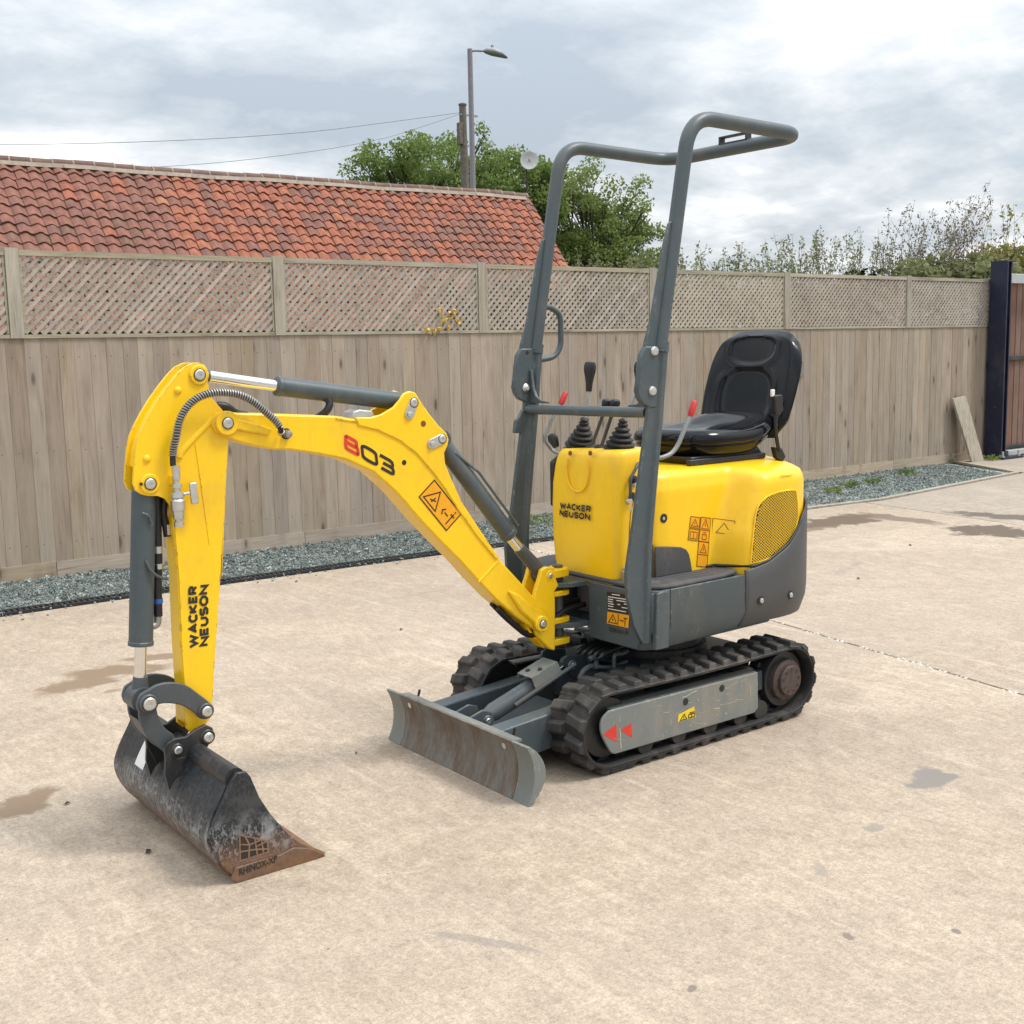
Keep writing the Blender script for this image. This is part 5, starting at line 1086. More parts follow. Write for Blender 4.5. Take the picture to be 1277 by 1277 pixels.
# hood
HX = .285
xh = [HX - .03 * (1 - math.cos(math.pi / 2 * i / 5)) if False else HX for i in range(1)]
xsn = [HX, HX - .004, HX - .02, .20, .14, .09, .05, .02, 0, -.015, -.03, -.045, -.06, -.075, -.09, -.105, -.12, -.14, -.165, -.19, -.22, -.25, -.28, -.31, -.34, -.37, -.40, -.43, -.455, -.48, -.50, -.515, -.528, -.539, -.548, -.554, -.558, XT]
def hood_ring(z, inset):
    out = []
    for x in xsn:
        w = hood_w(x, z)
        if x > HX - .03: w -= .03 - math.sqrt(max(0, .03 ** 2 - (.03 - (HX - x)) ** 2)) if HX - x < .03 else 0
        xx = -.13 + (x + .13) * (1 - inset / .42); w = w * (1 - inset / max(.24, w))
        out.append((xx, max(w, 0.0)))
    ring = [Vector((x, w, z)) for x, w in out] + [Vector((x, -w, z)) for x, w in reversed(out[:-1])]
    return ring
levels = [(.585, 0), (.62, 0), (.66, 0), (.70, 0), (.74, 0), (.77, 0), (.80, 0), (.83, 0), (.855, 0), (.875, 0), (.895, 0), (.91, 0), (.925, .0), (.938, .002), (.95, .006), (.962, .008), (.974, .012), (.984, .018), (.992, .027), (.998, .042), (1.0, .07)]
rings = [hood_ring(z, i) for z, i in levels]
hood = one('engine_hood', g_loft(rings), M['plastic_yellow'], EXV, smooth=70)
# grille: dark recess panel and a perforated yellow sheet over it, both following the hood
gp_ = D['grille']; gp_ = [(a + .002, b) for a, b in gp_]
def inside(x, z, poly):
    c = False; j = len(poly) - 1
    for i in range(len(poly)):
        (xi, zi), (xj, zj) = poly[i], poly[j]
        if (zi > z) != (zj > z) and x < (xj - xi) * (z - zi) / (zj - zi) + xi: c = not c
        j = i
    return c
def surf(x, z, off):
    w = hood_w(x, z); n = Vector((-(hood_w(x + .004, z) - hood_w(x - .004, z)) / .008, 1, -(hood_w(x, z + .004) - hood_w(x, z - .004)) / .008)).normalized()
    return Vector((x, w, z)) + n * off
gxm = [min(p[0] for p in gp_), max(p[0] for p in gp_)]; gzm = [min(p[1] for p in gp_), max(p[1] for p in gp_)]
STEP = .0036
pan = MB(); idx = {}
nxg = int((gxm[1] - gxm[0]) / .006) + 2; nzg = int((gzm[1] - gzm[0]) / .006) + 2
for i in range(nxg):
    for j in range(nzg):
        x, z = gxm[0] + i * .006, gzm[0] + j * .006
        if inside(x + .003, z + .003, gp_):
            pan.add([surf(x + a * .006, z + b * .006, .0012) for a, b in ((0, 0), (1, 0), (1, 1), (0, 1))], [(0, 1, 2, 3)])
pan.out('grille_backing', M['black'], hood, kind='stuff')
lat = MB(); pit = .0108; wd = .0024
for fam in (1, -1):
    c0 = -1.2
    for k in range(240):
        cc = c0 + k * pit; prev = None
        # line z = cc + fam * 1.0 * (x) in skewed grid
        pts = []
        x = gxm[0]
        while x < gxm[1]:
            z = cc + fam * x * .72
            pts.append((x, z, inside(x, z, gp_))); x += .006
        for (x1, z1, i1), (x2, z2, i2) in zip(pts[:-1], pts[1:]):
            if i1 and i2:
                lat.add([surf(x1, z1 - wd / 2 * 1.2, .0034 + .0004 * fam), surf(x2, z2 - wd / 2 * 1.2, .0034 + .0004 * fam), surf(x2, z2 + wd / 2 * 1.2, .0034 + .0004 * fam), surf(x1, z1 + wd / 2 * 1.2, .0034 + .0004 * fam)], [(0, 1, 2, 3)])
lat.out('grille_mesh', M['plastic_yellow'], hood, kind='stuff')
rim = [surf(a, b, .0015) for a, b in gp_]; one('grille_rim', g_tube(catmull(rim + [rim[0]], 3), .0035, 6), M['plastic_yellow'], hood, smooth=60)
# black rubber seal where the hood meets the cover
sl = []
for x in [.02, -.02, -.06, -.10, -.14, -.18, -.22, -.26, -.30, -.34, -.37, -.40, -.43, -.46, -.49, -.52]: sl.append((x, max(hood_w(x, seam_z(x)), cov_w(x) - .006 if x < -.06 else hood_w(x, seam_z(x))), seam_z(x) + .004))
one('seal', g_tube(sl, .0055, 8), M['hose'], hood, smooth=60)
# prints on the hood side
s_ = D['stick']
def hq(i): return surf(s_[i][0], s_[i][1], .0)
def hood_label(i, kind):
    p = [hq(j) for j in i]; O = p[3]; U = p[2] - p[3]; V_ = p[0] - p[3]
    q = quad('warning_label', O, U, V_, M['orange_print'], hood, -.0012 if U.cross(V_).y < 0 else .0012)
    off = -.0018 if U.cross(V_).y < 0 else .0018
    S = [[(0, 0), (1, 0), (1, 1), (0, 1), (0, 0)]]
    if kind == 0: S += [[(.15, .15), (.85, .15), (.5, .8), (.15, .15)], [(.5, .3), (.5, .55)]]
    if kind == 1: S += [[(.15, .54), (.85, .54), (.5, .94), (.15, .54)], [(.5, .62), (.5, .78)], [(0, .48), (1, .48)], [(.3, .1), (.3, .3), (.7, .3), (.7, .1), (.3, .1)], [(.35, .38), (.65, .38)]]
    if kind == 2: S += [[(.2, .56), (.8, .56), (.5, .92), (.2, .56)], [(.5, .64), (.5, .78)], [(0, .48), (1, .48)]]
    if kind == 3: S += [[(.15, .15), (.85, .15), (.85, .75), (.15, .75), (.15, .15)], [(.5, .15), (.5, .75)]]
    ribbons('label_symbol', S, .0028, O, U, V_, M['brown_print'], hood, off)
def mid2(a, b, t): return (s_[a][0] * (1 - t) + s_[b][0] * t, s_[a][1] * (1 - t) + s_[b][1] * t)
s_.extend([mid2(0, 3, .46), mid2(1, 2, .46), mid2(0, 3, .52), mid2(1, 2, .52)])
hood_label((0, 1, 15, 14), 0); hood_label((16, 17, 2, 3), 3); hood_label((4, 5, 6, 7), 1)
hood_label((7, 6, 11, 12), 2)
p = [surf(a, b, .0012) for a, b in (s_[8], s_[9], s_[10])]
ribbons('torn_label', [[(0, 0), (1, 0)], [(0, 0), (-.05, -1)], [(.15, -.8), (.5, -.2), (.85, -.8), (.15, -.8)], [(1, 0), (.9, -.4)]], .0028, p[0], p[1] - p[0], Vector((0, 0, (s_[9][1] - s_[8][1]) * 0 + .065)), M['brown_print'], hood, .0008 if True else 0)
one('cap_recess', g_lathe(surf(.235, .832, -.002), (0, 1, 0), [(0, .017), (.003, .017), (.0035, .013), (.0035, 0)], 20), M['black'], hood, smooth=40)
one('cap_screw', g_lathe(surf(.238, .832, .001), (0, 1, 0), [(0, .006), (.003, .006), (.004, .0)], 10), M['zinc'], hood, smooth=40)
ribbons('faded_print', [[(.06, .02), (.06, .75), (.35, .8)], [(.55, .1), (.95, .1), (.95, .8)], [(.62, .25), (.78, .42)]], .0026, surf(.215, .735, .0005), Vector((-.11, 0, -.008)), Vector((0, 0, .075)), M['brown_print'], hood, -.001)
one('hood_crease', g_tube(catmull([surf(a, b, -.0012) for a, b in D['arch'][6:]], 4), .0022, 6), M['plastic_yellow'], hood, smooth=60)

# ---- floor mat
one('floor_mat', zprism([(.425, -.30), (.425, .29), (.40, .345), (.35, .372), (.28, .380), (.05, .372), (-.05, .345), (-.06, .24), (-.06, -.24), (-.05, -.345), (.28, -.380), (.40, -.345)], .602, .622), M['mat'], EXV, bevel=.008)
hl = [(.284, .622), (.284, .735), (.22, .728), (.155, .718), (.128, .706), (.114, .688), (.106, .660), (.098, .622)]
one('mat_riser', g_prism(hl, .2515, .2585), M['mat'], EXV, bevel=.003)
one('mat_riser', g_prism(hl, -.2585, -.2515), M['mat'], EXV, bevel=.003)
one('kick_panel', g_prism([(.2865, .622), (.2865, .74), (.292, .74), (.292, .622)], -.25, .25), M['mat'], EXV)
for k in range(3):
    y = .275 + k * .03; one('mat_rib', g_tube([(.33, y, .6225), (.22, y + .004, .6225), (.08, y + .012, .6225)], .0022, 6), M['mat'], EXV)

# ---- operator console
cx = .425
def crow(x0, x1, ya, yb, z, r, n=6, bow=.012):
    P = []
    for (X_, Y_, sx, sy) in ((x1, yb, -1, -1), (x0, yb, 1, -1), (x0, ya, 1, 1), (x1, ya, -1, 1)):
        a0 = {(-1, -1): 0, (1, -1): math.pi / 2, (1, 1): math.pi, (-1, 1): 1.5 * math.pi}[(sx, sy)]
        for k in range(n + 1):
            a = a0 + math.pi / 2 * k / n; P.append(Vector((X_ + sx * r + r * math.cos(a), Y_ + sy * r + r * math.sin(a), z)))
    for p in P:
        if p.x > x1 - r - .001: p.x += bow * (1 - ((p.y - (ya + yb) / 2) / ((yb - ya) / 2)) ** 2) - bow * .5
    return P
rows = []
for z, ya, yb, x1, r in ((.575, -.150, .190, .408, .03), (.60, -.158, .203, .418, .036), (.66, -.170, .207, .424, .038), (.75, -.178, .211, .427, .040), (.85, -.180, .213, .427, .040), (.95, -.177, .212, .425, .040), (1.02, -.163, .208, .422, .038), (1.052, -.152, .204, .418, .036), (1.066, -.147, .200, .413, .034), (1.076, -.138, .192, .403, .028), (1.080, -.125, .18, .39, .02)):
    rows.append(crow(.24, x1, ya, yb, z + (.0), r))
for rr in rows:      # the top edge falls slightly towards the far side
    for p in rr:
        if p.z > .9: p.z += (p.y - .03) * .03
con = one('control_console', g_loft(rows), M['plastic_yellow'], EXV, smooth=60)
k_ = D['console']
def cfx(y, z=0): return .4265 + .012 * (1 - ((y - .016) / .195) ** 2) - .006
for i in (9, 10): one('screw_recess', g_lathe((cfx(k_[i][0]) - .006, k_[i][0], k_[i][1] - .012), (1, 0, .1), [(0, .009), (.004, .009), (.0045, .006), (.0045, 0)], 14), M['rust_hub'] if False else M['brown_print'], con, smooth=40)
one('moulded_pocket', g_tube(catmull([(cfx(a) - .0025, a, b) for a, b in ((-.05, 1.045), (-.062, 1.0), (-.045, .945), (.0, .925), (.045, .945), (.064, 1.0), (.058, 1.048))], 5), .0034, 8), M['plastic_yellow'], con, smooth=60)
O = Vector((cfx(0) + .0012, k_[14][0], k_[14][1])); U = Vector((0, k_[13][0] - k_[14][0], k_[13][1] - k_[14][1])); V_ = Vector((0, k_[11][0] - k_[14][0], k_[11][1] - k_[14][1]))
for o in (word('lettering', 'WACKER', O + V_ * .53, U * .99, V_ * .45, M['black_print'], con, 0), word('lettering', 'NEUSON', O, U * .99, V_ * .45, M['black_print'], con, 0)):
    for v in o.data.vertices: v.co.x = cfx(v.co.y) + .0016 + .00005 * (v.index % 7)            # the print follows the bowed moulding
one('side_seam', g_tube(catmull([(.345, .2125, .905), (.362, .2135, .86), (.368, .2135, .78), (.366, .2115, .66)], 5), .0014, 6), M['brown_print'], con)
for (x, z) in ((.36, .875), (.392, .665)): one('side_screw', g_lathe((x, .2105, z), (0, 1, 0), [(0, .008), (.003, .008), (.004, .004), (.004, 0)], 12), M['zinc'], con, smooth=40)
cs_ = D2['console_side']
one('side_handle', g_tube(fillet([(.325, .214, 1.035), (.345, .228, 1.025), (.378, .23, .985), (.378, .23, .93), (.372, .216, .905)], .012), .006, 8), M['graphite'], con, smooth=60)
one('latch_body', g_lathe((.350, .211, .975), (0, 1, 0), [(0, .02), (.012, .018), (.014, .011), (.022, .010), (.022, 0)], 14), M['black'], con, smooth=40)
one('latch_bolt', g_lathe((.354, .222, .962), (0, 1, 0), [(0, .010), (.014, .009), (.016, 0)], 8), M['zinc'], con)
one('latch_bolt', g_lathe((.375, .214, .905), (0, 1, 0), [(0, .012), (.012, .011), (.014, 0)], 8), M['zinc'], con)
one('key_slot', g_box((.352, .213, .918), (.016, .004, .03)), M['black'], con)
one('hinge_bracket', g_prism([(.405, .595), (.405, .655), (.385, .665), (.37, .64), (.378, .60)], .205, .222), M['steel'], con, bevel=.003)
one('console_mirror_box', g_prism([(.40, .85), (.40, 1.02), (.36, 1.045), (.33, 1.02), (.33, .84)], -.20, -.176), M['black'], con, bevel=.008)
one('control_knob', g_lathe((.39, -.165, 1.075), (.25, -.35, 1), [(0, .011), (.015, .016), (.035, .021), (.052, .016), (.058, 0)], 14), M['black'], con, smooth=50)

M['lever'] = simple('dull_grey_lever', (.24, .25, .25), .45, .2, .1)
# ---- joysticks and levers
def bellows(x, y, tilt, name, parent):
    prof = []; r0 = .062
    for k in range(6):
        r = r0 * (1 - k / 7.2); z = k * .0175
        prof += [(z, r * .80), (z + .003, r), (z + .008, r), (z + .0125, r * .74)]
    prof += [(.108, .018), (.112, .013), (.118, 0)]
    rot = Vector((tilt[0], tilt[1], 1)).normalized()
    b = one(name, g_lathe((x, y, 1.068), (0, 0, 1), [(0, .066), (.008, .066), (.012, .058)], 26), M['black'], parent, smooth=30)
    one('bellows', g_lathe((x, y, 1.078), rot, prof, 24), M['rubber'], b, smooth=40); return b
j1 = bellows(.325, -.100, (.05, .28), 'joystick', EXV); j2 = bellows(.325, .118, (.0, .18), 'joystick', EXV)
one('shaft', g_cyl((.33, -.072, 1.17), (.325, -.048, 1.30), .0075, 10), M['galv'], j1, smooth=40)
kd = Vector((-.02, .07, 1)).normalized()
one('knob', g_lathe((.325, -.051, 1.285), kd, [(0, .011), (.03, .013), (.05, .0165), (.075, .022), (.095, .0225), (.108, .017), (.112, .0)], 18), M['black'], j1, smooth=50)
one('shaft', g_cyl((.325, .14, 1.17), (.31, .200, 1.30), .0075, 10), M['galv'], j2, smooth=40)
one('knob', g_lathe((.31, .203, 1.285), kd, [(0, .011), (.03, .013), (.05, .0165), (.075, .022), (.095, .0225), (.108, .017), (.112, .0)], 18), M['black'], j2, smooth=50)
for (ya, yb2, t) in ((-.012, .058, 0), (.040, .104, 1)):
    lv_ = one('travel_lever', g_tube([(.335, ya - .02, 1.07), (.33, ya, 1.12), (.33, yb2 - .008, 1.232)], .0065, 10), M['graphite'], EXV, smooth=60)
    one('knob', g_lathe((.33, yb2 - .013, 1.215), (.03, .33, 1), [(0, .013), (.02, .017), (.035, .019), (.045, .014), (.048, 0)], 14), M['black'], lv_, smooth=50)
    one('lever_boot', g_lathe((.335, ya - .02, 1.072), (0, .2, 1), [(0, .026), (.01, .022), (.02, .012)], 14), M['rubber'], lv_, smooth=40)
r_ = [(.33, .262, 1.052), (.299, .30, 1.056), (.243, .30, 1.069), (.211, .30, 1.099), (.179, .30, 1.155), (.150, .30, 1.2)]
lv_ = one('lockout_lever', g_tube(fillet(r_, .03), .0080, 10), M['lever'], EXV, smooth=60)
one('grip', g_tube([(.153, .30, 1.195), (.148, .30, 1.205), (.132, .30, 1.245), (.130, .30, 1.249)], [.009, .0125, .0125, .009], 12), M['red'], lv_, smooth=50)
r_ = [(.337, -.20, 1.04), (.337, -.255, 1.052), (.376, -.26, 1.099), (.331, -.26, 1.178), (.285, -.26, 1.241)]
lv_ = one('lockout_lever', g_tube(fillet(r_, .02), .0065, 10), M['lever'], EXV, smooth=60)
one('grip', g_tube([(.292, -.26, 1.228), (.286, -.26, 1.236), (.266, -.26, 1.272), (.264, -.26, 1.276)], [.009, .012, .012, .009], 12), M['red'], lv_, smooth=50)

# ---- seat
def sgn_pow(a, p): return math.copysign(abs(a) ** p, a)
def pad(nu, nv, fn, name, mat, parent):
    V = [fn(i / (nu - 1), j / (nv - 1)) for i in range(nu) for j in range(nv)]; F = [(i * nv + j, (i + 1) * nv + j, (i + 1) * nv + j + 1, i * nv + j + 1) for i in range(nu - 1) for j in range(nv - 1)]
    return mobj(name, V, F, mat, parent, smooth=180)
rings = []
def cush_ring(z, ins, zadd=0):
    out = []
    for k in range(56):
        a = 2 * math.pi * k / 56; cxx = -.222; ex = .62
        X_ = cxx + (.255 - ins) * sgn_pow(math.cos(a), ex); Y_ = (.222 - ins) * sgn_pow(math.sin(a), ex)
        lift = .055 * sm((cxx - X_ - .02) / .26)                # shell rises to the back
        out.append(Vector((X_, Y_, z + lift)))
    return out
for z, ins in ((1.028, .045), (1.032, .030), (1.042, .018), (1.058, .009), (1.066, .006), (1.069, .010), (1.072, .010), (1.075, .004), (1.085, .000), (1.10, .002), (1.115, .010), (1.126, .024), (1.130, .042), (1.128, .062), (1.120, .085), (1.112, .11), (1.108, .15), (1.107, .2)): rings.append(cush_ring(z, ins))
seat = one('seat', g_loft(rings), M['vinyl'], EXV, smooth=60)
def backrest(front):
    def fn(u, v):
        # u across -1..1, v up 0..1; superellipse-like outline, narrower and rounder at the top
        t = v; s = u * 2 - 1
        hw = .222 + .020 * math.sin(math.pi * min(1, t * .9)); hw *= (1 - max(0, (t - .60) / .40) ** 3.0 * .16)
        hw *= .84 + .16 * sm(t / .20)
        ztop = 1.500 - .050 * abs(s) ** 5; z0 = 1.075 + .0 * abs(s) ** 2
        z = z0 + (ztop - z0) * t; y = s * hw - .014
        x = -.440 - .085 * t - .03 * t * t
        edge = max(abs(s), 0)
        x += .022 * edge ** 2.6 * (1 - .55 * t)                 # side bolsters come forward
        rim_ = max(sm((abs(s) - .86) / .14), sm((t - .93) / .07)); x -= .026 * rim_ ** 1.6
        # quilted panels pressed into the cover
        def ridge(d, w, h): return h * math.exp(-(d / w) ** 2)
        hd = (abs(s * hw + .005) / .125) ** 2.4 + (abs(z - 1.418) / .058) ** (2.0 if z < 1.418 else 4); hd = hd ** .36
        x += ridge(hd - 1.06, .10, .003) - .0045 * sm((1 - hd) / .12)
        lp_ = (abs(s * hw) / .150) ** 2.8 + (abs(z - 1.235) / .125) ** 2.8; lp_ = lp_ ** .357
        x += ridge(lp_ - 1.04, .08, .004) * sm((1.36 - z) / .08) - .006 * sm((1 - lp_) / .25) * 1
        if not front: x = -.445 - .085 * t - .03 * t * t + .012 * edge ** 3 * (1 - .55 * t) - .050 + .024 * rim_
        return Vector((x, y, z))
    return fn
nu, nv = 61, 61; bf_ = backrest(True); bb_ = backrest(False)
V = [bf_(i / (nu - 1), j / (nv - 1)) for i in range(nu) for j in range(nv)]; nb = len(V); V += [bb_(i / (nu - 1), j / (nv - 1)) for i in range(nu) for j in range(nv)]
F = [(i * nv + j, (i + 1) * nv + j, (i + 1) * nv + j + 1, i * nv + j + 1) for i in range(nu - 1) for j in range(nv - 1)]; F += [tuple(nb + q for q in reversed(f)) for f in F]
bd = [i * nv for i in range(nu)] + [(nu - 1) * nv + j for j in range(1, nv)] + [i * nv + nv - 1 for i in range(nu - 2, -1, -1)] + [j for j in range(nv - 2, 0, -1)]
F += [(bd[i], bd[(i + 1) % len(bd)], nb + bd[(i + 1) % len(bd)], nb + bd[i]) for i in range(len(bd))]
bk = mobj('backrest', V, F, M['vinyl'], EXV, smooth=65)
one('seat_rails', g_prism([(.0, .998), (.02, 1.03), (-.36, 1.045), (-.40, 1.0)], -.17, .17), M['black'], EXV, bevel=.006)
for y in (.165, -.165): one('slide_rail', g_box((-.17, y + .012 * (1 if y > 0 else -1), 1.012), (.42, .02, .022)), M['black_steel'], EXV, bevel=.003)
bk_ = D2['buckle']
bs = one('belt_buckle', g_prism([(-.362, 1.248), (-.408, 1.250), (-.415, 1.19), (-.395, 1.170), (-.370, 1.178)], .222, .246), M['black'], EXV, bevel=.005)
one('latch_tongue', g_box((-.362, .234, 1.257), (.018, .010, .028)), M['white_print'], bs, bevel=.003)
one('stalk', g_tube(catmull([(-.385, .233, 1.18), (-.383, .232, 1.12), (-.398, .23, 1.06), (-.415, .225, 1.03)], 5), .0075, 8), M['hose'], bs, smooth=60)
one('anchor', g_prism([(-.39, 1.045), (-.43, 1.04), (-.455, 1.005), (-.44, .985), (-.405, 1.0)], .20, .226), M['black'], bs, bevel=.004)

# ---- roll bar: folded posts, tapered gussets, tube hoop
hs = D['hoop_side']
for s in (1, -1):
    lo_f = D['near_edge_lo']; lo_b = D['near_edge_hi']
    n = len(lo_f); V = []
    for i in range(n):
        (xf_, zf), (xb_, zb) = lo_f[i], lo_b[i]; w = .05
        ya_, yb_ = .332, .372
        V += [(xf_, .337 * s, zf), (xf_, .353 * s, zf), (xb_ + .030, .355 * s, zb), (xb_ + .020, .368 * s, zb), (xb_ + .004, .368 * s, zb), (xb_ - .003, .358 * s, zb), (xb_ - .003, .332 * s, zb), (xb_ + .004, .322 * s, zb), (xb_ + .020, .322 * s, zb), (xb_ + .030, .335 * s, zb)]
    F = [tuple(range(10)), tuple(10 * (n - 1) + k for k in range(9, -1, -1))]
    for i in range(n - 1):
        for k in range(10): F.append((i * 10 + k, i * 10 + (k + 1) % 10, (i + 1) * 10 + (k + 1) % 10, (i + 1) * 10 + k))
    post = mobj('roll_bar_post', V, F, M['grey'], EXV, smooth=28, bevel=.0025)
    one('hinge_gusset', g_prism(D['gusset'], .339 * s, .351 * s), M['grey'], post, bevel=.003); one('hinge_plate', g_prism(D['hinge_plate'], .333 * s, .3575 * s), M['grey'], post, bevel=.004)
    one('collar', g_tube([(.336, .345 * s, 1.462), (.341, .345 * s, 1.428)], .0275, 20), M['grey'], post, smooth=40)
    for bi, (a, b) in enumerate(D['hinge_bolts']):
        one('hinge_bolt', g_lathe((a - .004, .357 * s, b), (0, s, 0), [(0, .017), (.004, .017), (.009, .013), (.011, 0)], 18), M['zinc'], post, smooth=40)
        if bi or s > 0: one('hinge_bolt', g_lathe((a + .006, .334 * s, b), (0, -s, 0), [(0, .017), (.004, .017), (.009, .012), (.013, .008), (.013, 0)], 18), M['zinc'], post, smooth=40)
        else: one('hinge_hole', g_lathe((a + .006, .3328 * s, b), (0, -s, 0), [(0, .008), (.0004, .008), (.0004, 0)], 14), M['black'], post)
    one('base_foot', g_prism([(.41, .40), (.345, .40), (.345, .60), (.37, .605), (.40, .60)], .369 * s, .389 * s), M['grey'], post, bevel=.004)
    if s < 0: one('latch_hook', g_prism(D['latch'], .336 * s, .354 * s), M['grey'], post, bevel=.003)
P = [(.345, .345, 1.44)] + [(.262, .345, 1.90), (.200, .345, 2.218), (-.385, .345, 2.205), (-.385, -.345, 2.205), (.200, -.345, 2.218), (.262, -.345, 1.90), (.345, -.345, 1.44)]
P2 = [P[0], P[1]] + [v for v in fillet([P[1], P[2], P[3]], .13, 10)[1:-1]] ; 
full = fillet([P[0], P[2], P[3], P[4], P[5], P[7]], .115, 12)
hoop = one('roll_bar_hoop', g_tube(full, .0255, 20), M['grey'], EXV, smooth=60)
cbz = one('cross_tube', g_tube([(.393, -.33, 1.213), (.393, .33, 1.222)], .0185, 16), M['grey'], EXV, smooth=60)
gf = [(-.02, .004), (.105, .004), (.105, .011), (.062, .015), (.034, .030), (.018, .060), (.010, .105), (.006, .13), (-.02, .13)]
for s in (1, -1):
    one('corner_gusset', g_prism([((.330 - a) * s, 1.234 + b) for a, b in gf], .372, .384, axis='x'), M['grey'], cbz, bevel=.002)
one('grab_handle', g_tube(fillet([(.30, -.345, 1.605), (.262, -.345, 1.603), (.215, -.345, 1.575), (.215, -.345, 1.45), (.25, -.345, 1.41), (.33, -.345, 1.40)], .045), .0115, 12), M['grey'], EXV, smooth=60)
fb = MB(); 
for (ya_, yb_, za, zb) in ((-.06, -.052, 2.225, 2.252), (-.06, .085, 2.25, 2.256), (.078, .085, 2.225, 2.252), (-.06, .085, 2.224, 2.230)): fb.add(*g_box((-.383, (ya_ + yb_) / 2, (za + zb) / 2), (.03, yb_ - ya_, zb - za)))
fb.out('beacon_bracket', M['black_steel'], hoop, bevel=.001)
# identification plate and stickers on the front of the house
f_ = D['front_st']
def fq(name, i, mat): return mobj(name, [(.4285, f_[j][0], f_[j][1]) for j in i], [(0, 1, 2, 3)], mat, house)
fq('identification_plate', (0, 1, 2, 3), M['black_print'])
O = Vector((.4285, f_[3][0], f_[3][1])); U = Vector((0, f_[2][0] - f_[3][0], f_[2][1] - f_[3][1])); V_ = Vector((0, f_[0][0] - f_[3][0], f_[0][1] - f_[3][1]))
ribbons('plate_lines', [[(.25, .90), (.62, .92)], [(.05, .74), (.95, .76)], [(.05, .62), (.3, .62)], [(.45, .62), (.9, .63)], [(.05, .5), (.28, .5)], [(.05, .38), (.32, .38)], [(.5, .42), (.62, .42)], [(.8, .5), (.95, .5)], [(.05, .25), (.3, .25)], [(.7, .3), (.95, .3)], [(.05, .1), (.9, .1)]], .0032, O, U, V_, M['white_print'], house)
fq('warning_sticker', (4, 5, 6, 7), M['orange_print'])
O = Vector((.4287, f_[7][0], f_[7][1])); U = Vector((0, f_[6][0] - f_[7][0], f_[6][1] - f_[7][1])); V_ = Vector((0, f_[4][0] - f_[7][0], f_[4][1] - f_[7][1]))
ribbons('warning_symbol', [[(.08, .15), (.46, .15), (.27, .85), (.08, .15)], [(.27, .3), (.27, .55)], [(.52, .05), (.52, .95)], [(.6, .5), (.78, .5)], [(.84, .1), (.84, .75)], [(.76, .75), (.93, .75)]], .0034, O, U, V_, M['black_print'], house)
lettering('lettering', 'Edition A', (.4287, .168, .432), (0, .10, .004), (0, 0, .018), M['black_print'], house, .0006, .012)

# ---- kingpost and boom
YC = -.02
kp = one('swing_post', g_prism([(a, b) for a, b in D['king']], .006, .026), M['yellow'], EXV, bevel=.004)
one('cheek', g_prism([(a, b) for a, b in D['king']], -.066, -.046), M['yellow'], kp, bevel=.004)
one('web', g_prism([(.60, .37), (.60, .60), (.585, .60), (.585, .37)], -.047, .007), M['yellow'], kp)
one('web', g_prism([(.60, .367), (.66, .425), (.69, .47), (.683, .474), (.655, .435), (.598, .382)], -.047, .007), M['yellow'], kp)
for z0, z1 in ((.622, .652), (.553, .572), (.452, .472), (.372, .395)):
    one('hinge_lug', zprism([(.588, -.0645), (.588, .0245), (.510, .0245), (.490, .019), (.482, .004), (.482, -.044), (.490, -.059), (.510, -.0645)], z0, z1), M['yellow'], kp, bevel=.003)
pin(kp, D['king_pins'][0][0], D['king_pins'][0][1], .026, .010, .003, .020, .004, M['yellow'])
boom = one('boom', g_prism(D['boom_box'], -.070, .030), M['yellow'], EXV, bevel=.006, seg=2)
for y0_, y1_ in ((.022, .035), (-.075, -.062)): one('boom_ear', g_prism(D['boom_ear'], y0_, y1_), M['yellow'], boom, bevel=.004)
for y_ in (.030, -.070):
    one('weld_seam', g_tube([(a, y_, b) for a, b in catmull([(p[0], p[1], 0) for p in D['boom_seam']], 3) for _ in (0,)] if False else [(v[0], y_, v[1]) for v in catmull([(p[0], p[1], 0) for p in D['boom_seam']], 3)], .0032, 6), M['yellow'], boom, smooth=60)
    st2 = D['boom_step']; one('weld_seam', g_tube([(st2[0][0], y_, st2[0][1]), (st2[1][0], y_, st2[1][1])], .004, 6), M['yellow'], boom)
one('pivot_rib', g_prism(D['boom_rib'], .028, .044), M['yellow'], boom, bevel=.008)
one('pivot_rib', g_prism(D['boom_rib2'], .028, .040), M['yellow'], boom, bevel=.008)
bp_ = D['boom_pins']
pin(boom, bp_[4][0] + .003, bp_[4][1], .043, .013, .004, .030, .012, M['yellow'])
for i, j in ((0, 1), (2, 3)):
    a = Vector((bp_[i][0], .036, bp_[i][1])); b = Vector((bp_[j][0], .036, bp_[j][1])); d = (b - a); L = d.length; ux = d.normalized(); uz = Vector((ux.z, 0, -ux.x))
    prof = [a + (-ux * math.cos(t) + uz * math.sin(t)) * .017 for t in [-math.pi / 2 + math.pi * k / 8 for k in range(9)]] + [b + (ux * math.cos(t) + uz * math.sin(t)) * .017 for t in [math.pi / 2 - math.pi * k / 8 for k in range(9)]]
    kpz = one('keeper_plate', g_prism([(p.x, p.z) for p in prof], .0355, .0405), M['zinc'], boom, bevel=.0012)
    pin(boom, a.x, a.z, .0405, .014, .004)
    one('bolt', g_lathe((b.x, .0405, b.z), (0, 1, 0), [(0, .010), (.005, .010), (.006, .007), (.006, 0)], 6), M['zinc'], boom)
for i, r in ((5, .010), (6, .0085)): one('hole', g_lathe((bp_[i][0], .0352 if i == 5 else .0302, bp_[i][1]), (0, 1, 0), [(0, r), (.0006, r), (.0006, 0)], 18), M['black'] if i == 6 else M['brown_print'], boom)
pin(boom, bp_[7][0], bp_[7][1], .030, .0155, .004, .036, .014, M['yellow'])
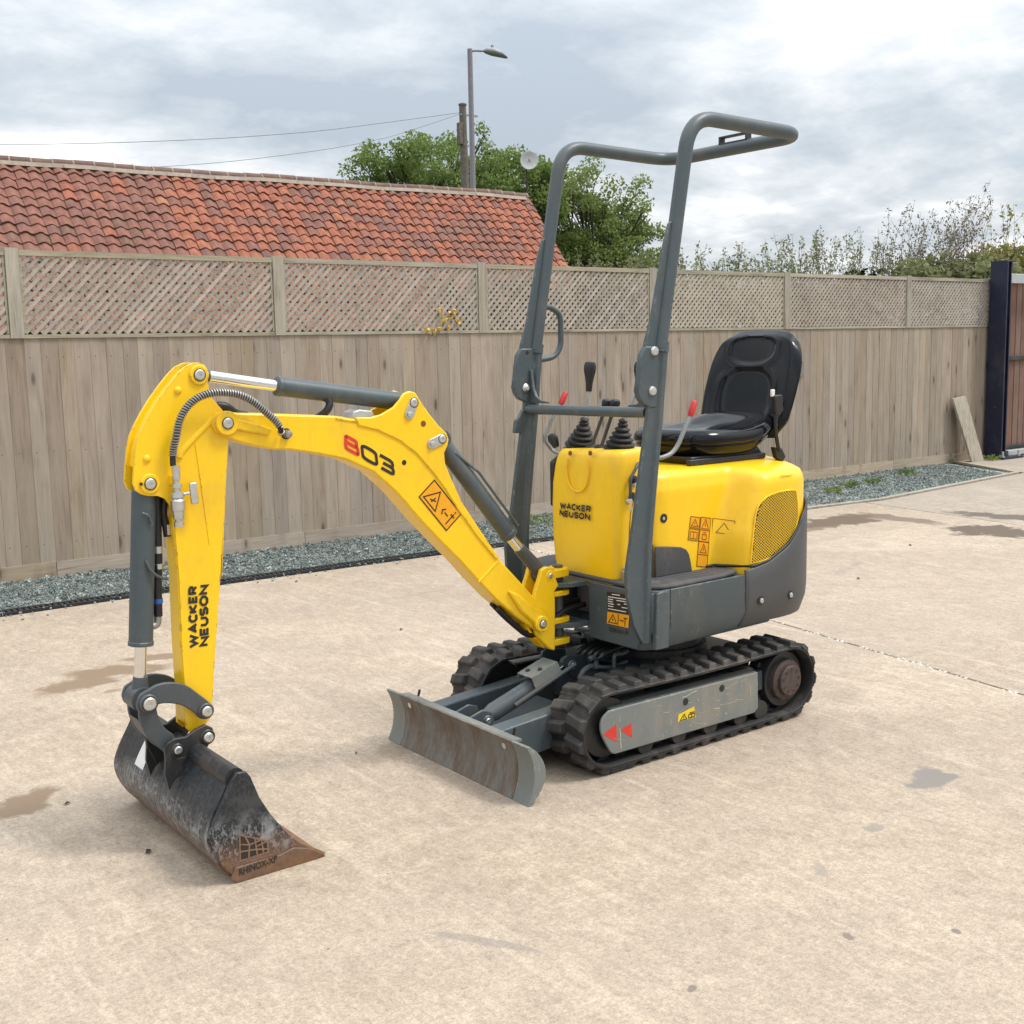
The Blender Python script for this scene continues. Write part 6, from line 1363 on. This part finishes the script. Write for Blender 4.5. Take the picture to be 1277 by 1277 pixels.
one('port_recess', g_lathe((bp_[8][0], .0302, bp_[8][1]), (0, 1, 0), [(0, .017), (.0007, .017), (.0007, 0)], 20), M['black'], boom)
# number on the boom: each figure drawn with broad strokes along the boom's slope
t8 = D['t803']; O = Vector((t8[2][0], .0305, t8[2][1])); Ux = Vector((t8[1][0] - t8[0][0], 0, t8[1][1] - t8[0][1])); top = Vector((t8[0][0], .0305, t8[0][1])); V_ = top - O
def rr(x0, y0, x1, y1, r, n=4):
    P = []
    for (cx_, cy_, a0) in ((x1 - r, y1 - r * 1.6, 0), (x0 + r, y1 - r * 1.6, 90), (x0 + r, y0 + r * 1.6, 180), (x1 - r, y0 + r * 1.6, 270)):
        for k in range(n + 1):
            a = math.radians(a0 + 90 * k / n); P.append((cx_ + r * math.cos(a), cy_ + r * 1.6 * math.sin(a)))
    return P + [P[0]]
ribbons('number', [rr(.03, .06, .27, .52, .05), rr(.045, .50, .255, .94, .05)], .0105, O, Ux, V_, M['red_print'], boom, -.0008 if Ux.cross(V_).y < 0 else .0008)
ribbons('number', [rr(.36, .06, .64, .94, .10)], .0100, O, Ux, V_, M['black_print'], boom, -.0008 if Ux.cross(V_).y < 0 else .0008)
ribbons('number', [[(.72, .94), (.92, .94), (.965, .88), (.975, .72), (.965, .57), (.93, .51), (.77, .50)], [(.935, .50), (.968, .43), (.978, .28), (.968, .13), (.925, .06), (.72, .06)]], .0100, O, Ux, V_, M['black_print'], boom, -.0008 if Ux.cross(V_).y < 0 else .0008)
bs_ = [Vector((a, .0302, b)) for a, b in D['boom_sticker']]      # top, right, bottom, left
O = bs_[3]; U = bs_[2] - bs_[3]; V_ = bs_[0] - bs_[3]; sg = -1 if U.cross(V_).y < 0 else 1
quad('warning_sticker', O, U, V_, M['orange_print'], boom, .0006 * sg)
ribbons('warning_symbol', [[(.0, .0), (1, 0), (1, 1), (0, 1), (0, 0)], [(.07, .15), (.50, .15), (.29, .88), (.07, .15)], [(.28, .28), (.30, .55)], [(.22, .32), (.36, .46)], [(.68, .45), (.80, .45)], [(.66, .6), (.60, .45), (.66, .3)], [(.88, .15), (.88, .72)], [(.82, .62), (.94, .62)], [(.86, .82), (.90, .82)]], .0042, O, U, V_, M['brown_print'] if False else M['black_print'], boom, .0012 * sg)
# cylinders on boom
def ram(name, pts, yc, rt, rr_, parent, e0=.03, rod_first=True, mat='grey'):
    A, B1_, B2_, Cc = [Vector((p[0], yc, p[1])) for p in pts]
    return A, B1_, B2_, Cc
a, b, c, d = [Vector((p[0], YC, p[1])) for p in D['arm_cyl']]
ac = one('arm_cylinder', g_lathe(b, c - b, [(-.004, .020), (-.002, .029), (.0, .031), (.012, .031), (.014, .0295), ((c - b).length, .0295), ((c - b).length + .004, .024), ((c - b).length + .022, .020)], 28), M['grey'], EXV, smooth=35)
one('rod', g_cyl(b, a + (b - a).normalized() * .012, .0175, 18), M['chrome'], ac, smooth=40)
one('rod_gland', g_lathe(a + (b - a).normalized() * .012, b - a, [(0, .019), (.018, .019)], 16), M['graphite'], ac, smooth=40)
one('rod_eye', g_lathe(Vector((bp_[0][0], 0, 0)) * 0 + Vector((D['arm_pins'][0][0], YC - .03, D['arm_pins'][0][1])), (0, 1, 0), [(0, .03), (.06, .03)], 20), M['grey'], ac, smooth=40)
one('tube_eye', g_lathe((bp_[0][0], YC - .028, bp_[0][1]), (0, 1, 0), [(0, .03), (.056, .03)], 20), M['grey'], ac, smooth=40)
a, b, c, d, e_ = [Vector((p[0], YC, p[1])) for p in D['boom_cyl']]; dd = (c - b).normalized()
bcx = one('boom_cylinder', g_lathe(a, dd, [(.0, .020), (.02, .026), (.028, .031), ((c - a).length - .02, .031), ((c - a).length - .018, .033), ((c - a).length, .033), ((c - a).length + .002, .02)], 28), M['grey'], EXV, smooth=35)
one('tube_eye', g_lathe(a + Vector((0, -.03, 0)), (0, 1, 0), [(0, .03), (.06, .03)], 20), M['grey'], bcx, smooth=40)
one('rod', g_cyl(c, d, .018, 18), M['chrome'], bcx, smooth=40)
kpx = Vector((D['king_pins'][0][0], YC, D['king_pins'][0][1]))
one('rod_end', g_tube([d - (e_ - d).normalized() * .01, d.lerp(kpx, .5), kpx], [.022, .025, .026], 18), M['graphite'], bcx, smooth=40)
one('rod_eye', g_lathe(kpx + Vector((0, -.032, 0)), (0, 1, 0), [(0, .034), (.064, .034)], 22), M['graphite'], bcx, smooth=40)
one('steel_pipe', g_tube([a + Vector((-.03, .028, -.03)) + dd * .02, a + Vector((-.028, .03, .02)) + dd * .18, a + Vector((-.028, .03, .022)) + dd * .44], .005, 8), M['grey'], bcx, smooth=60)
one('boom_hose', g_tube(catmull([(1.02, -.02, 1.02), (.985, .005, .935), (.93, .005, .86), (.895, -.01, .80)], 6), .013, 10), M['hose'], EXV, smooth=60)
one('boom_hose', g_tube(catmull([(1.47, -.02, 1.245), (1.44, .0, 1.27), (1.43, -.005, 1.30), (1.47, -.02, 1.325)], 6), .012, 10), M['hose'], EXV, smooth=60)
one('boom_hose', g_tube(catmull([(1.79, -.02, 1.30), (1.765, -.015, 1.295), (1.735, -.02, 1.275), (1.70, -.02, 1.265)], 6), .014, 10), M['hose'], EXV, smooth=60)
one('hose_guard', g_prism([(1.36, 1.238), (1.355, 1.262), (1.33, 1.268), (1.285, 1.262), (1.27, 1.235)], -.05, .012), M['white_print'] if False else M['galv'], boom, bevel=.004)

# ---- arm
arm = one('arm', g_prism(D['arm_plate'], .008, .020), M['yellow'], EXV, bevel=.004)
one('arm_plate', g_prism(D['arm_plate'], -.062, -.050), M['yellow'], arm, bevel=.004)
core = [(1.955, .984), (1.951, .813), (1.955, .613), (1.954, .473), (1.953, .372), (1.935, .352), (1.905, .357), (1.878, .385), (1.868, .46), (1.854, .58), (1.829, .77), (1.813, .904), (1.792, 1.083), (1.778, 1.21), (1.772, 1.25), (1.80, 1.292), (1.845, 1.30), (1.885, 1.20), (1.935, 1.08)]
one('arm_box', g_prism([(a + (.004 if a > 1.94 and b < 1.0 else 0), b) for a, b in core], -.056, .014), M['yellow'], arm, bevel=.003)
fw = [(1.868, 1.412), (1.895, 1.404), (1.915, 1.386), (1.945, 1.354), (1.974, 1.32), (2.0, 1.284), (2.021, 1.25), (2.036, 1.22), (2.046, 1.185), (2.053, 1.14), (2.040, 1.13), (2.032, 1.18), (2.022, 1.212), (2.008, 1.24), (1.988, 1.274), (1.963, 1.308), (1.935, 1.34), (1.905, 1.372), (1.888, 1.388), (1.866, 1.395)]
one('closing_strip', g_prism(fw, -.052, .010), M['yellow'], arm)
ap = D['arm_pins']
pin(arm, ap[0][0], ap[0][1], .020, .0155, .004, .029, .010, M['yellow']); pin(arm, ap[1][0], ap[1][1], .020, .0155, .004, .029, .010, M['yellow'])
one('stop_tab', g_lathe((ap[1][0] + .028, .030, ap[1][1] + .002), (0, 1, 0), [(0, .005), (.003, .005), (.003, 0)], 8), M['black'], arm)
for i in (2, 3): one('plug', g_lathe((ap[i][0], .019, ap[i][1]), (0, 1, 0), [(0, .012), (.004, .011), (.008, .006), (.009, 0)], 16), M['yellow'], arm, smooth=50)
sm_ = D['arm_seam']; one('weld_seam', g_tube(catmull([(a, .0205, b) for a, b in sm_[1:]], 5), .0016, 6), M['yellow'], arm)
one('raised_step', g_tube(catmull([(a, .019, b) for a, b in D['arm_raise']], 5), .010, 8), M['yellow'], arm, smooth=60)
w_ = D['wn_arm']     # reads upward: start bottom of the left column
O = Vector((w_[0][0], .0205, w_[0][1])); U = Vector((w_[1][0] - w_[0][0], 0, w_[1][1] - w_[0][1])); V_ = Vector((w_[3][0] - w_[0][0], 0, w_[3][1] - w_[0][1]))
sg = -1 if U.cross(V_).y < 0 else 1

# first word on the left, tops of its letters to the left
word('lettering', 'WACKER', O + V_ * .46, U, -V_ * .45, M['black_print'], arm, .0008 * (-sg))
word('lettering', 'NEUSON', O + V_ * 1.0, U, -V_ * .45, M['black_print'], arm, .0008 * (-sg))
# spring-wrapped hose along the outside of the arm, and its shut-off valve
hp = catmull([(a, .062 if 0 < i < 12 else .045, b) for i, (a, b) in enumerate(D['hose_outer'])], 10)
ho = one('armoured_hose', g_tube(hp, .0085, 10), M['hose'], EXV, smooth=60)
dist = [0]
for p, q in zip(hp[:-1], hp[1:]): dist.append(dist[-1] + (q - p).length)
tot = dist[-1]; turns = int(tot / .0085); sp_ = []
n = turns * 9; T0 = None; Nn = Vector((0, 1, 0))
for k in range(n):
    s = .03 + (tot - .055) * k / n
    i = max(j for j in range(len(dist)) if dist[j] <= s); i = min(i, len(hp) - 2); t = (s - dist[i]) / max(1e-6, dist[i + 1] - dist[i]); p = hp[i].lerp(hp[i + 1], t); T = (hp[i + 1] - hp[i]).normalized()
    Nn = (Nn - T * Nn.dot(T)).normalized(); B_ = T.cross(Nn); a = 2 * math.pi * k / 9; sp_.append(p + (Nn * math.cos(a) + B_ * math.sin(a)) * .0098)
one('spring_guard', g_tube(sp_, .0026, 5), M['steel'], ho, smooth=60)
e0, e1 = hp[0], hp[3]
one('hose_fitting', g_tube([e0, e1, hp[6]], [.0075, .0095, .0105], 12), M['zinc'], ho, smooth=40)
one('banjo_bolt', g_lathe((bp_[8][0], .03, bp_[8][1]), (0, 1, 0), [(0, .013), (.014, .013), (.014, .0105), (.022, .0105), (.024, .006), (.024, 0)], 12), M['steel'], ho, smooth=40)
vp = D['valve']; y_ = .047
va = one('shutoff_valve', g_lathe((vp[0][0], y_, vp[0][1]), (vp[5][0] - vp[0][0], 0, vp[5][1] - vp[0][1]), [(-.004, .0115), (.036, .0115), (.037, .008), (.048, .008), (.049, .0150), (.060, .0150), (.061, .0095), (.072, .0095), (.073, .0185), (.088, .0195), (.09, .015), (.097, .0205), (.112, .0205), (.125, .0195), (.126, .017), (.140, .0165), (.150, .015), (.151, .0105), (.158, .0105), (.159, .0145), (.171, .0145), (.172, .008)], 14), M['zinc'], EXV, smooth=35)
hx = Vector((vp[3][0], y_, vp[3][1] + .004))
one('handle_stem', g_tube([hx, hx + Vector((-.022, .0, .002)), hx + Vector((-.036, .004, .004))], .005, 8), M['zinc'], va, smooth=60)
one('handle', g_box(hx + Vector((-.047, .004, .002)), (.022, .012, .062), Matrix.Rotation(.05, 3, 'Y')), M['zinc'], va, bevel=.003)
one('valve_bracket', g_prism([(vp[1][0] + .012, vp[1][1] + .012), (vp[1][0] - .012, vp[1][1] + .012), (vp[1][0] - .012, vp[1][1] - .012), (vp[1][0] + .012, vp[1][1] - .012)], .019, y_ - .006), M['yellow'], va)
# bucket cylinder
a, t0, t1, r1, r2 = [Vector((p[0], YC, p[1])) for p in D['bk_cyl']]; dd = (t1 - a).normalized(); L = (t1 - a).length
bcx = one('bucket_cylinder', g_lathe(a, dd, [(.0, .022), (.015, .028), (.022, .0345), (.03, .0345), (L - .012, .0345), (L - .010, .0365), (L, .0365), (L + .002, .024)], 28), M['grey'], EXV, smooth=35)
one('tube_eye', g_lathe(a + Vector((0, -.028, 0)), (0, 1, 0), [(0, .028), (.056, .028)], 20), M['grey'], bcx, smooth=40)
lp0 = Vector((D['link_pins'][0][0], YC, D['link_pins'][0][1]))
one('rod', g_cyl(t1, r1, .0175, 18), M['chrome'], bcx, smooth=40)
one('rod_end', g_tube([r1 - dd * .008, r1.lerp(lp0, .5), lp0], [.0205, .024, .026], 16), M['graphite'], bcx, smooth=40)
one('rod_eye', g_lathe(lp0 + Vector((0, -.034, 0)), (0, 1, 0), [(0, .036), (.068, .036)], 22), M['graphite'], bcx, smooth=40)
one('hose_clip', g_tube(catmull([(2.045, .014, .875), (2.035, .022, .845), (2.012, .02, .822), (1.985, .012, .812)], 5), .0045, 8), M['graphite'], bcx, smooth=60)
one('hose_clip', g_tube(catmull([(2.046, .016, 1.01), (2.03, .022, 1.0), (2.022, .02, .975)], 5), .0035, 8), M['grey'], bcx, smooth=60)
H = [(1.987, -.02, 1.055), (1.992, -.018, .99), (1.995, -.018, .93), (1.997, -.018, .87), (2.003, -.018, .80), (2.006, -.018, .735), (2.007, -.018, .70)]
hz = one('bucket_hose', g_tube(catmull(H, 5), .0125, 12), M['hose'], EXV, smooth=60)
one('hose_fitting', g_lathe((1.9955, -.018, .905), (0.03, 0, -1), [(0, .0135), (.02, .0135), (.021, .0115), (.05, .0115), (.051, .0135), (.066, .0135)], 12), M['zinc'], hz, smooth=35)
one('ring', g_lathe((2.0045, -.018, .752), (0.03, 0, -1), [(0, .0138), (.014, .0138)], 12), M['blue_ring'], hz, smooth=35)
one('hose_elbow', g_tube(fillet([(2.007, -.018, .735), (2.010, -.018, .675), (2.035, -.018, .672)], .02), [.011] * 9, 10) if len(fillet([(2.007, -.018, .735), (2.010, -.018, .675), (2.035, -.018, .672)], .02)) == 9 else g_tube([(2.007, -.018, .735), (2.010, -.018, .675)], .011, 10), M['steel'], hz, smooth=50)
one('arm_hose', g_tube(catmull([(1.965, -.02, 1.04), (1.972, -.02, 1.0), (1.968, -.02, .96), (1.965, -.02, .93)], 4), .011, 10), M['hose'], EXV, smooth=60)
one('hose_fitting', g_lathe((1.963, -.018, .965), (0, 0, -1), [(0, .010), (.03, .010)], 10), M['zinc'], EXV, smooth=35)
# linkage
for (ya_, zz) in ((.0, 0), (-.035, .012)): one('boom_hose', g_tube(catmull([(.40, ya_, .50 + zz), (.50, ya_, .49 + zz), (.58, ya_, .44 + zz), (.66, ya_, .425 + zz), (.73, ya_, .475 + zz), (.80, ya_, .545 + zz)], 6), .011, 10), M['hose'], EXV, smooth=60)
def sm2(P): return [(v[0], v[1]) for v in catmull([(a, b, 0) for a, b in P + P[:1]], 3)][:-1]
lk = one('tipping_link', g_prism(sm2(D['link']), .032, .046), M['graphite'], EXV, bevel=.003)
one('link_plate', g_prism(sm2(D['link']), -.088, -.074), M['graphite'], lk, bevel=.003)
h2 = one('bucket_link', g_prism(sm2(D['hlink']), .018, .031), M['graphite'], EXV, bevel=.003)
one('link_plate', g_prism(sm2(D['hlink']), -.073, -.060), M['graphite'], h2, bevel=.003)
one('tie_plate', g_prism([(2.098, .415), (2.085, .38), (2.068, .350), (2.058, .360), (2.074, .395)], -.06, .018), M['graphite'], h2)
lpn = D['link_pins']
pin(lk, lpn[0][0], lpn[0][1], .046, .019, .006, .027, .016, M['graphite'])
pin(lk, lpn[1][0], lpn[1][1], .046, .016, .006, .024, .010, M['graphite'])
one('arm_link_pin', g_cyl((lpn[1][0], -.09, lpn[1][1]), (lpn[1][0], .05, lpn[1][1]), .014, 14), M['steel'], lk, smooth=40)

# ---- bucket
DZ = .022
bkp = [(a, b + DZ) for a, b in D['bucket']]
YN, YF = .330, -.430
outer = [(1.964, .293), (1.990, .250), (2.012, .212), (2.030, .172), (2.036, .138), (2.028, .10), (2.010, .062), (1.985, .028), (1.955, .008), (1.90, .0), (1.80, .0), (1.72, .002)]
inner = [(a - .010 if b > .03 else a, b + (.012 if a < 2.0 else .004)) for a, b in outer]
sh = [(v[0], v[1]) for v in catmull([(a, b, 0) for a, b in outer], 3)]
inn = []
for i, p in enumerate(sh):
    q = Vector(sh[min(i + 1, len(sh) - 1)]) - Vector(sh[max(i - 1, 0)]); q.normalize(); inn.append((p[0] + q.y * .009 * 1, p[1] - q.x * .009 * 1))
# choose the inward side
cxm = (1.88, .13)
inn = []
for i, p in enumerate(sh):
    q = (Vector(sh[min(i + 1, len(sh) - 1)]) - Vector(sh[max(i - 1, 0)])).normalized(); nn = Vector((q.y, -q.x))
    if nn.dot(Vector(cxm) - Vector(p)) < 0: nn = -nn
    inn.append((p[0] + nn.x * .009, p[1] + nn.y * .009))
bucket = one('bucket', g_prism(sh + inn[::-1], YF, YN - .001), M['bucket'], EXV, smooth=35)
def side(y0, y1, name): return one(name, g_prism(bkp, y0, y1), M['bucket'], bucket, bevel=.003)
side(YN - .002, YN + .013, 'side_plate'); side(YF - .010, YF + .002, 'side_plate')
one('cutting_edge', g_prism([(1.80, -.0005), (1.80, .010), (1.71, .010), (1.690, .004), (1.690, .0)], YF - .01, YN + .0155), M['bucket'], bucket, bevel=.002)
one('side_wear_strip', g_prism([(1.982, .016), (1.966, .046), (1.83, .045), (1.79, .055), (1.74, .04), (1.690, .008), (1.72, .0), (1.94, .0), (1.965, .003)], YN + .0125, YN + .0185), M['bucket'], bucket, bevel=.002)
one('lip_tube', g_cyl((1.945, YF + .004, .292), (1.945, YN - .003, .292), .030, 22), M['black_steel'], bucket, smooth=40)
one('lip_plate', g_prism([(1.966, .285), (1.935, .29), (1.90, .255), (1.905, .25), (1.94, .278)], YF + .002, YN - .003), M['black_steel'], bucket)
bkt = [(a, b) for a, b in D['bracket']]
for y0_, y1_ in ((.048, .062), (-.106, -.092)):
    ly = one('hanger_plate', g_prism(bkt + [] if False else [(a, b) for a, b in bkt], y0_, y1_), M['black_steel'], bucket, bevel=.003)
    one('hanger_rib', g_prism([(2.036, .33), (2.012, .235), (2.034, .20), (2.044, .25)], y0_ + .002, y1_ - .002), M['black_steel'], bucket)
    one('hanger_foot', g_prism([(2.0, .295), (1.93, .30), (1.945, .262), (1.99, .245), (2.02, .225)], y0_ + .001, y1_ - .001), M['black_steel'], bucket)
pin(bucket, lpn[2][0], lpn[2][1], .062, .015, .006, .023, .006, M['black_steel']); pin(bucket, lpn[3][0], lpn[3][1], .062, .012, .006, .019, .006, M['black_steel'])
for (a, b) in (lpn[2], lpn[3]): one('pin_shaft', g_cyl((a, -.10, b), (a, .06, b), .013, 14), M['steel'], bucket, smooth=40)
# pale label on the bucket's back
q0, q1 = Vector((2.0395, -.262, .215 )), Vector((2.0395, -.19, .215))
def back(y, s):      # point on the shell's back, s from 0 (bottom) to 1 (top)
    i = s * (len(sh) - 1); k = int(i); f = i - k; p = Vector(sh[k]).lerp(Vector(sh[min(k + 1, len(sh) - 1)]), f); q = (Vector(sh[min(k + 1, len(sh) - 1)]) - Vector(sh[max(k, 0)])).normalized(); nn = Vector((q.y, -q.x))
    if nn.dot(Vector(cxm) - p) > 0: nn = -nn
    return Vector((p.x + nn.x * .0012, y, p.y + nn.y * .0012))
V = []; F = []
for k in range(5):
    s = .035 + .20 * k / 4; V += [back(-.262, s), back(-.190, s)]
    if k: F.append((2 * k - 2, 2 * k - 1, 2 * k + 1, 2 * k))
mobj('paper_label', V, F, M['white_print'], bucket)
bt = D['bucket_text']; O = Vector((1.957, YN + .0188, .020)); U = Vector((1.842 - 1.957, 0, .008)); V_ = Vector((0, 0, .021))
sg = -1 if U.cross(V_).y < 0 else 1
lettering('lettering', 'RHINOX-XP', O, U, V_, M['black_print'], bucket, .0008 * sg, .02)
O = Vector((1.950, YN + .0134, .060)); U = Vector((-.085, 0, .004)); V_ = Vector((0, 0, .075)); sg = -1 if U.cross(V_).y < 0 else 1
emb = [[(.0, .0), (.03, 1.0), (.98, .42), (1.0, -.02), (.0, .0)], [(.02, .35), (.55, .25), (1.0, .1)], [(.2, .92), (.35, .5), (.3, .0)], [(.35, .5), (.75, .55)], [(.55, .65), (.6, .0)], [(.0, .65), (.35, .5)], [(.6, .35), (.95, .42)], [(.78, .5), (.82, .02)]]
M['emblem_rust'] = simple('rusty_emblem', (.27, .15, .09), .7, var=.3, vs=60)
ribbons('emblem', emb, .0042, O, U, V_, M['emblem_rust'], bucket, .0010 * sg)
mobj('emblem_ground', [O + U * a + V_ * b + Vector((0, .0005, 0)) for a, b in emb[0][:-1]], [(0, 1, 2, 3)], M['black_print'], bucket)
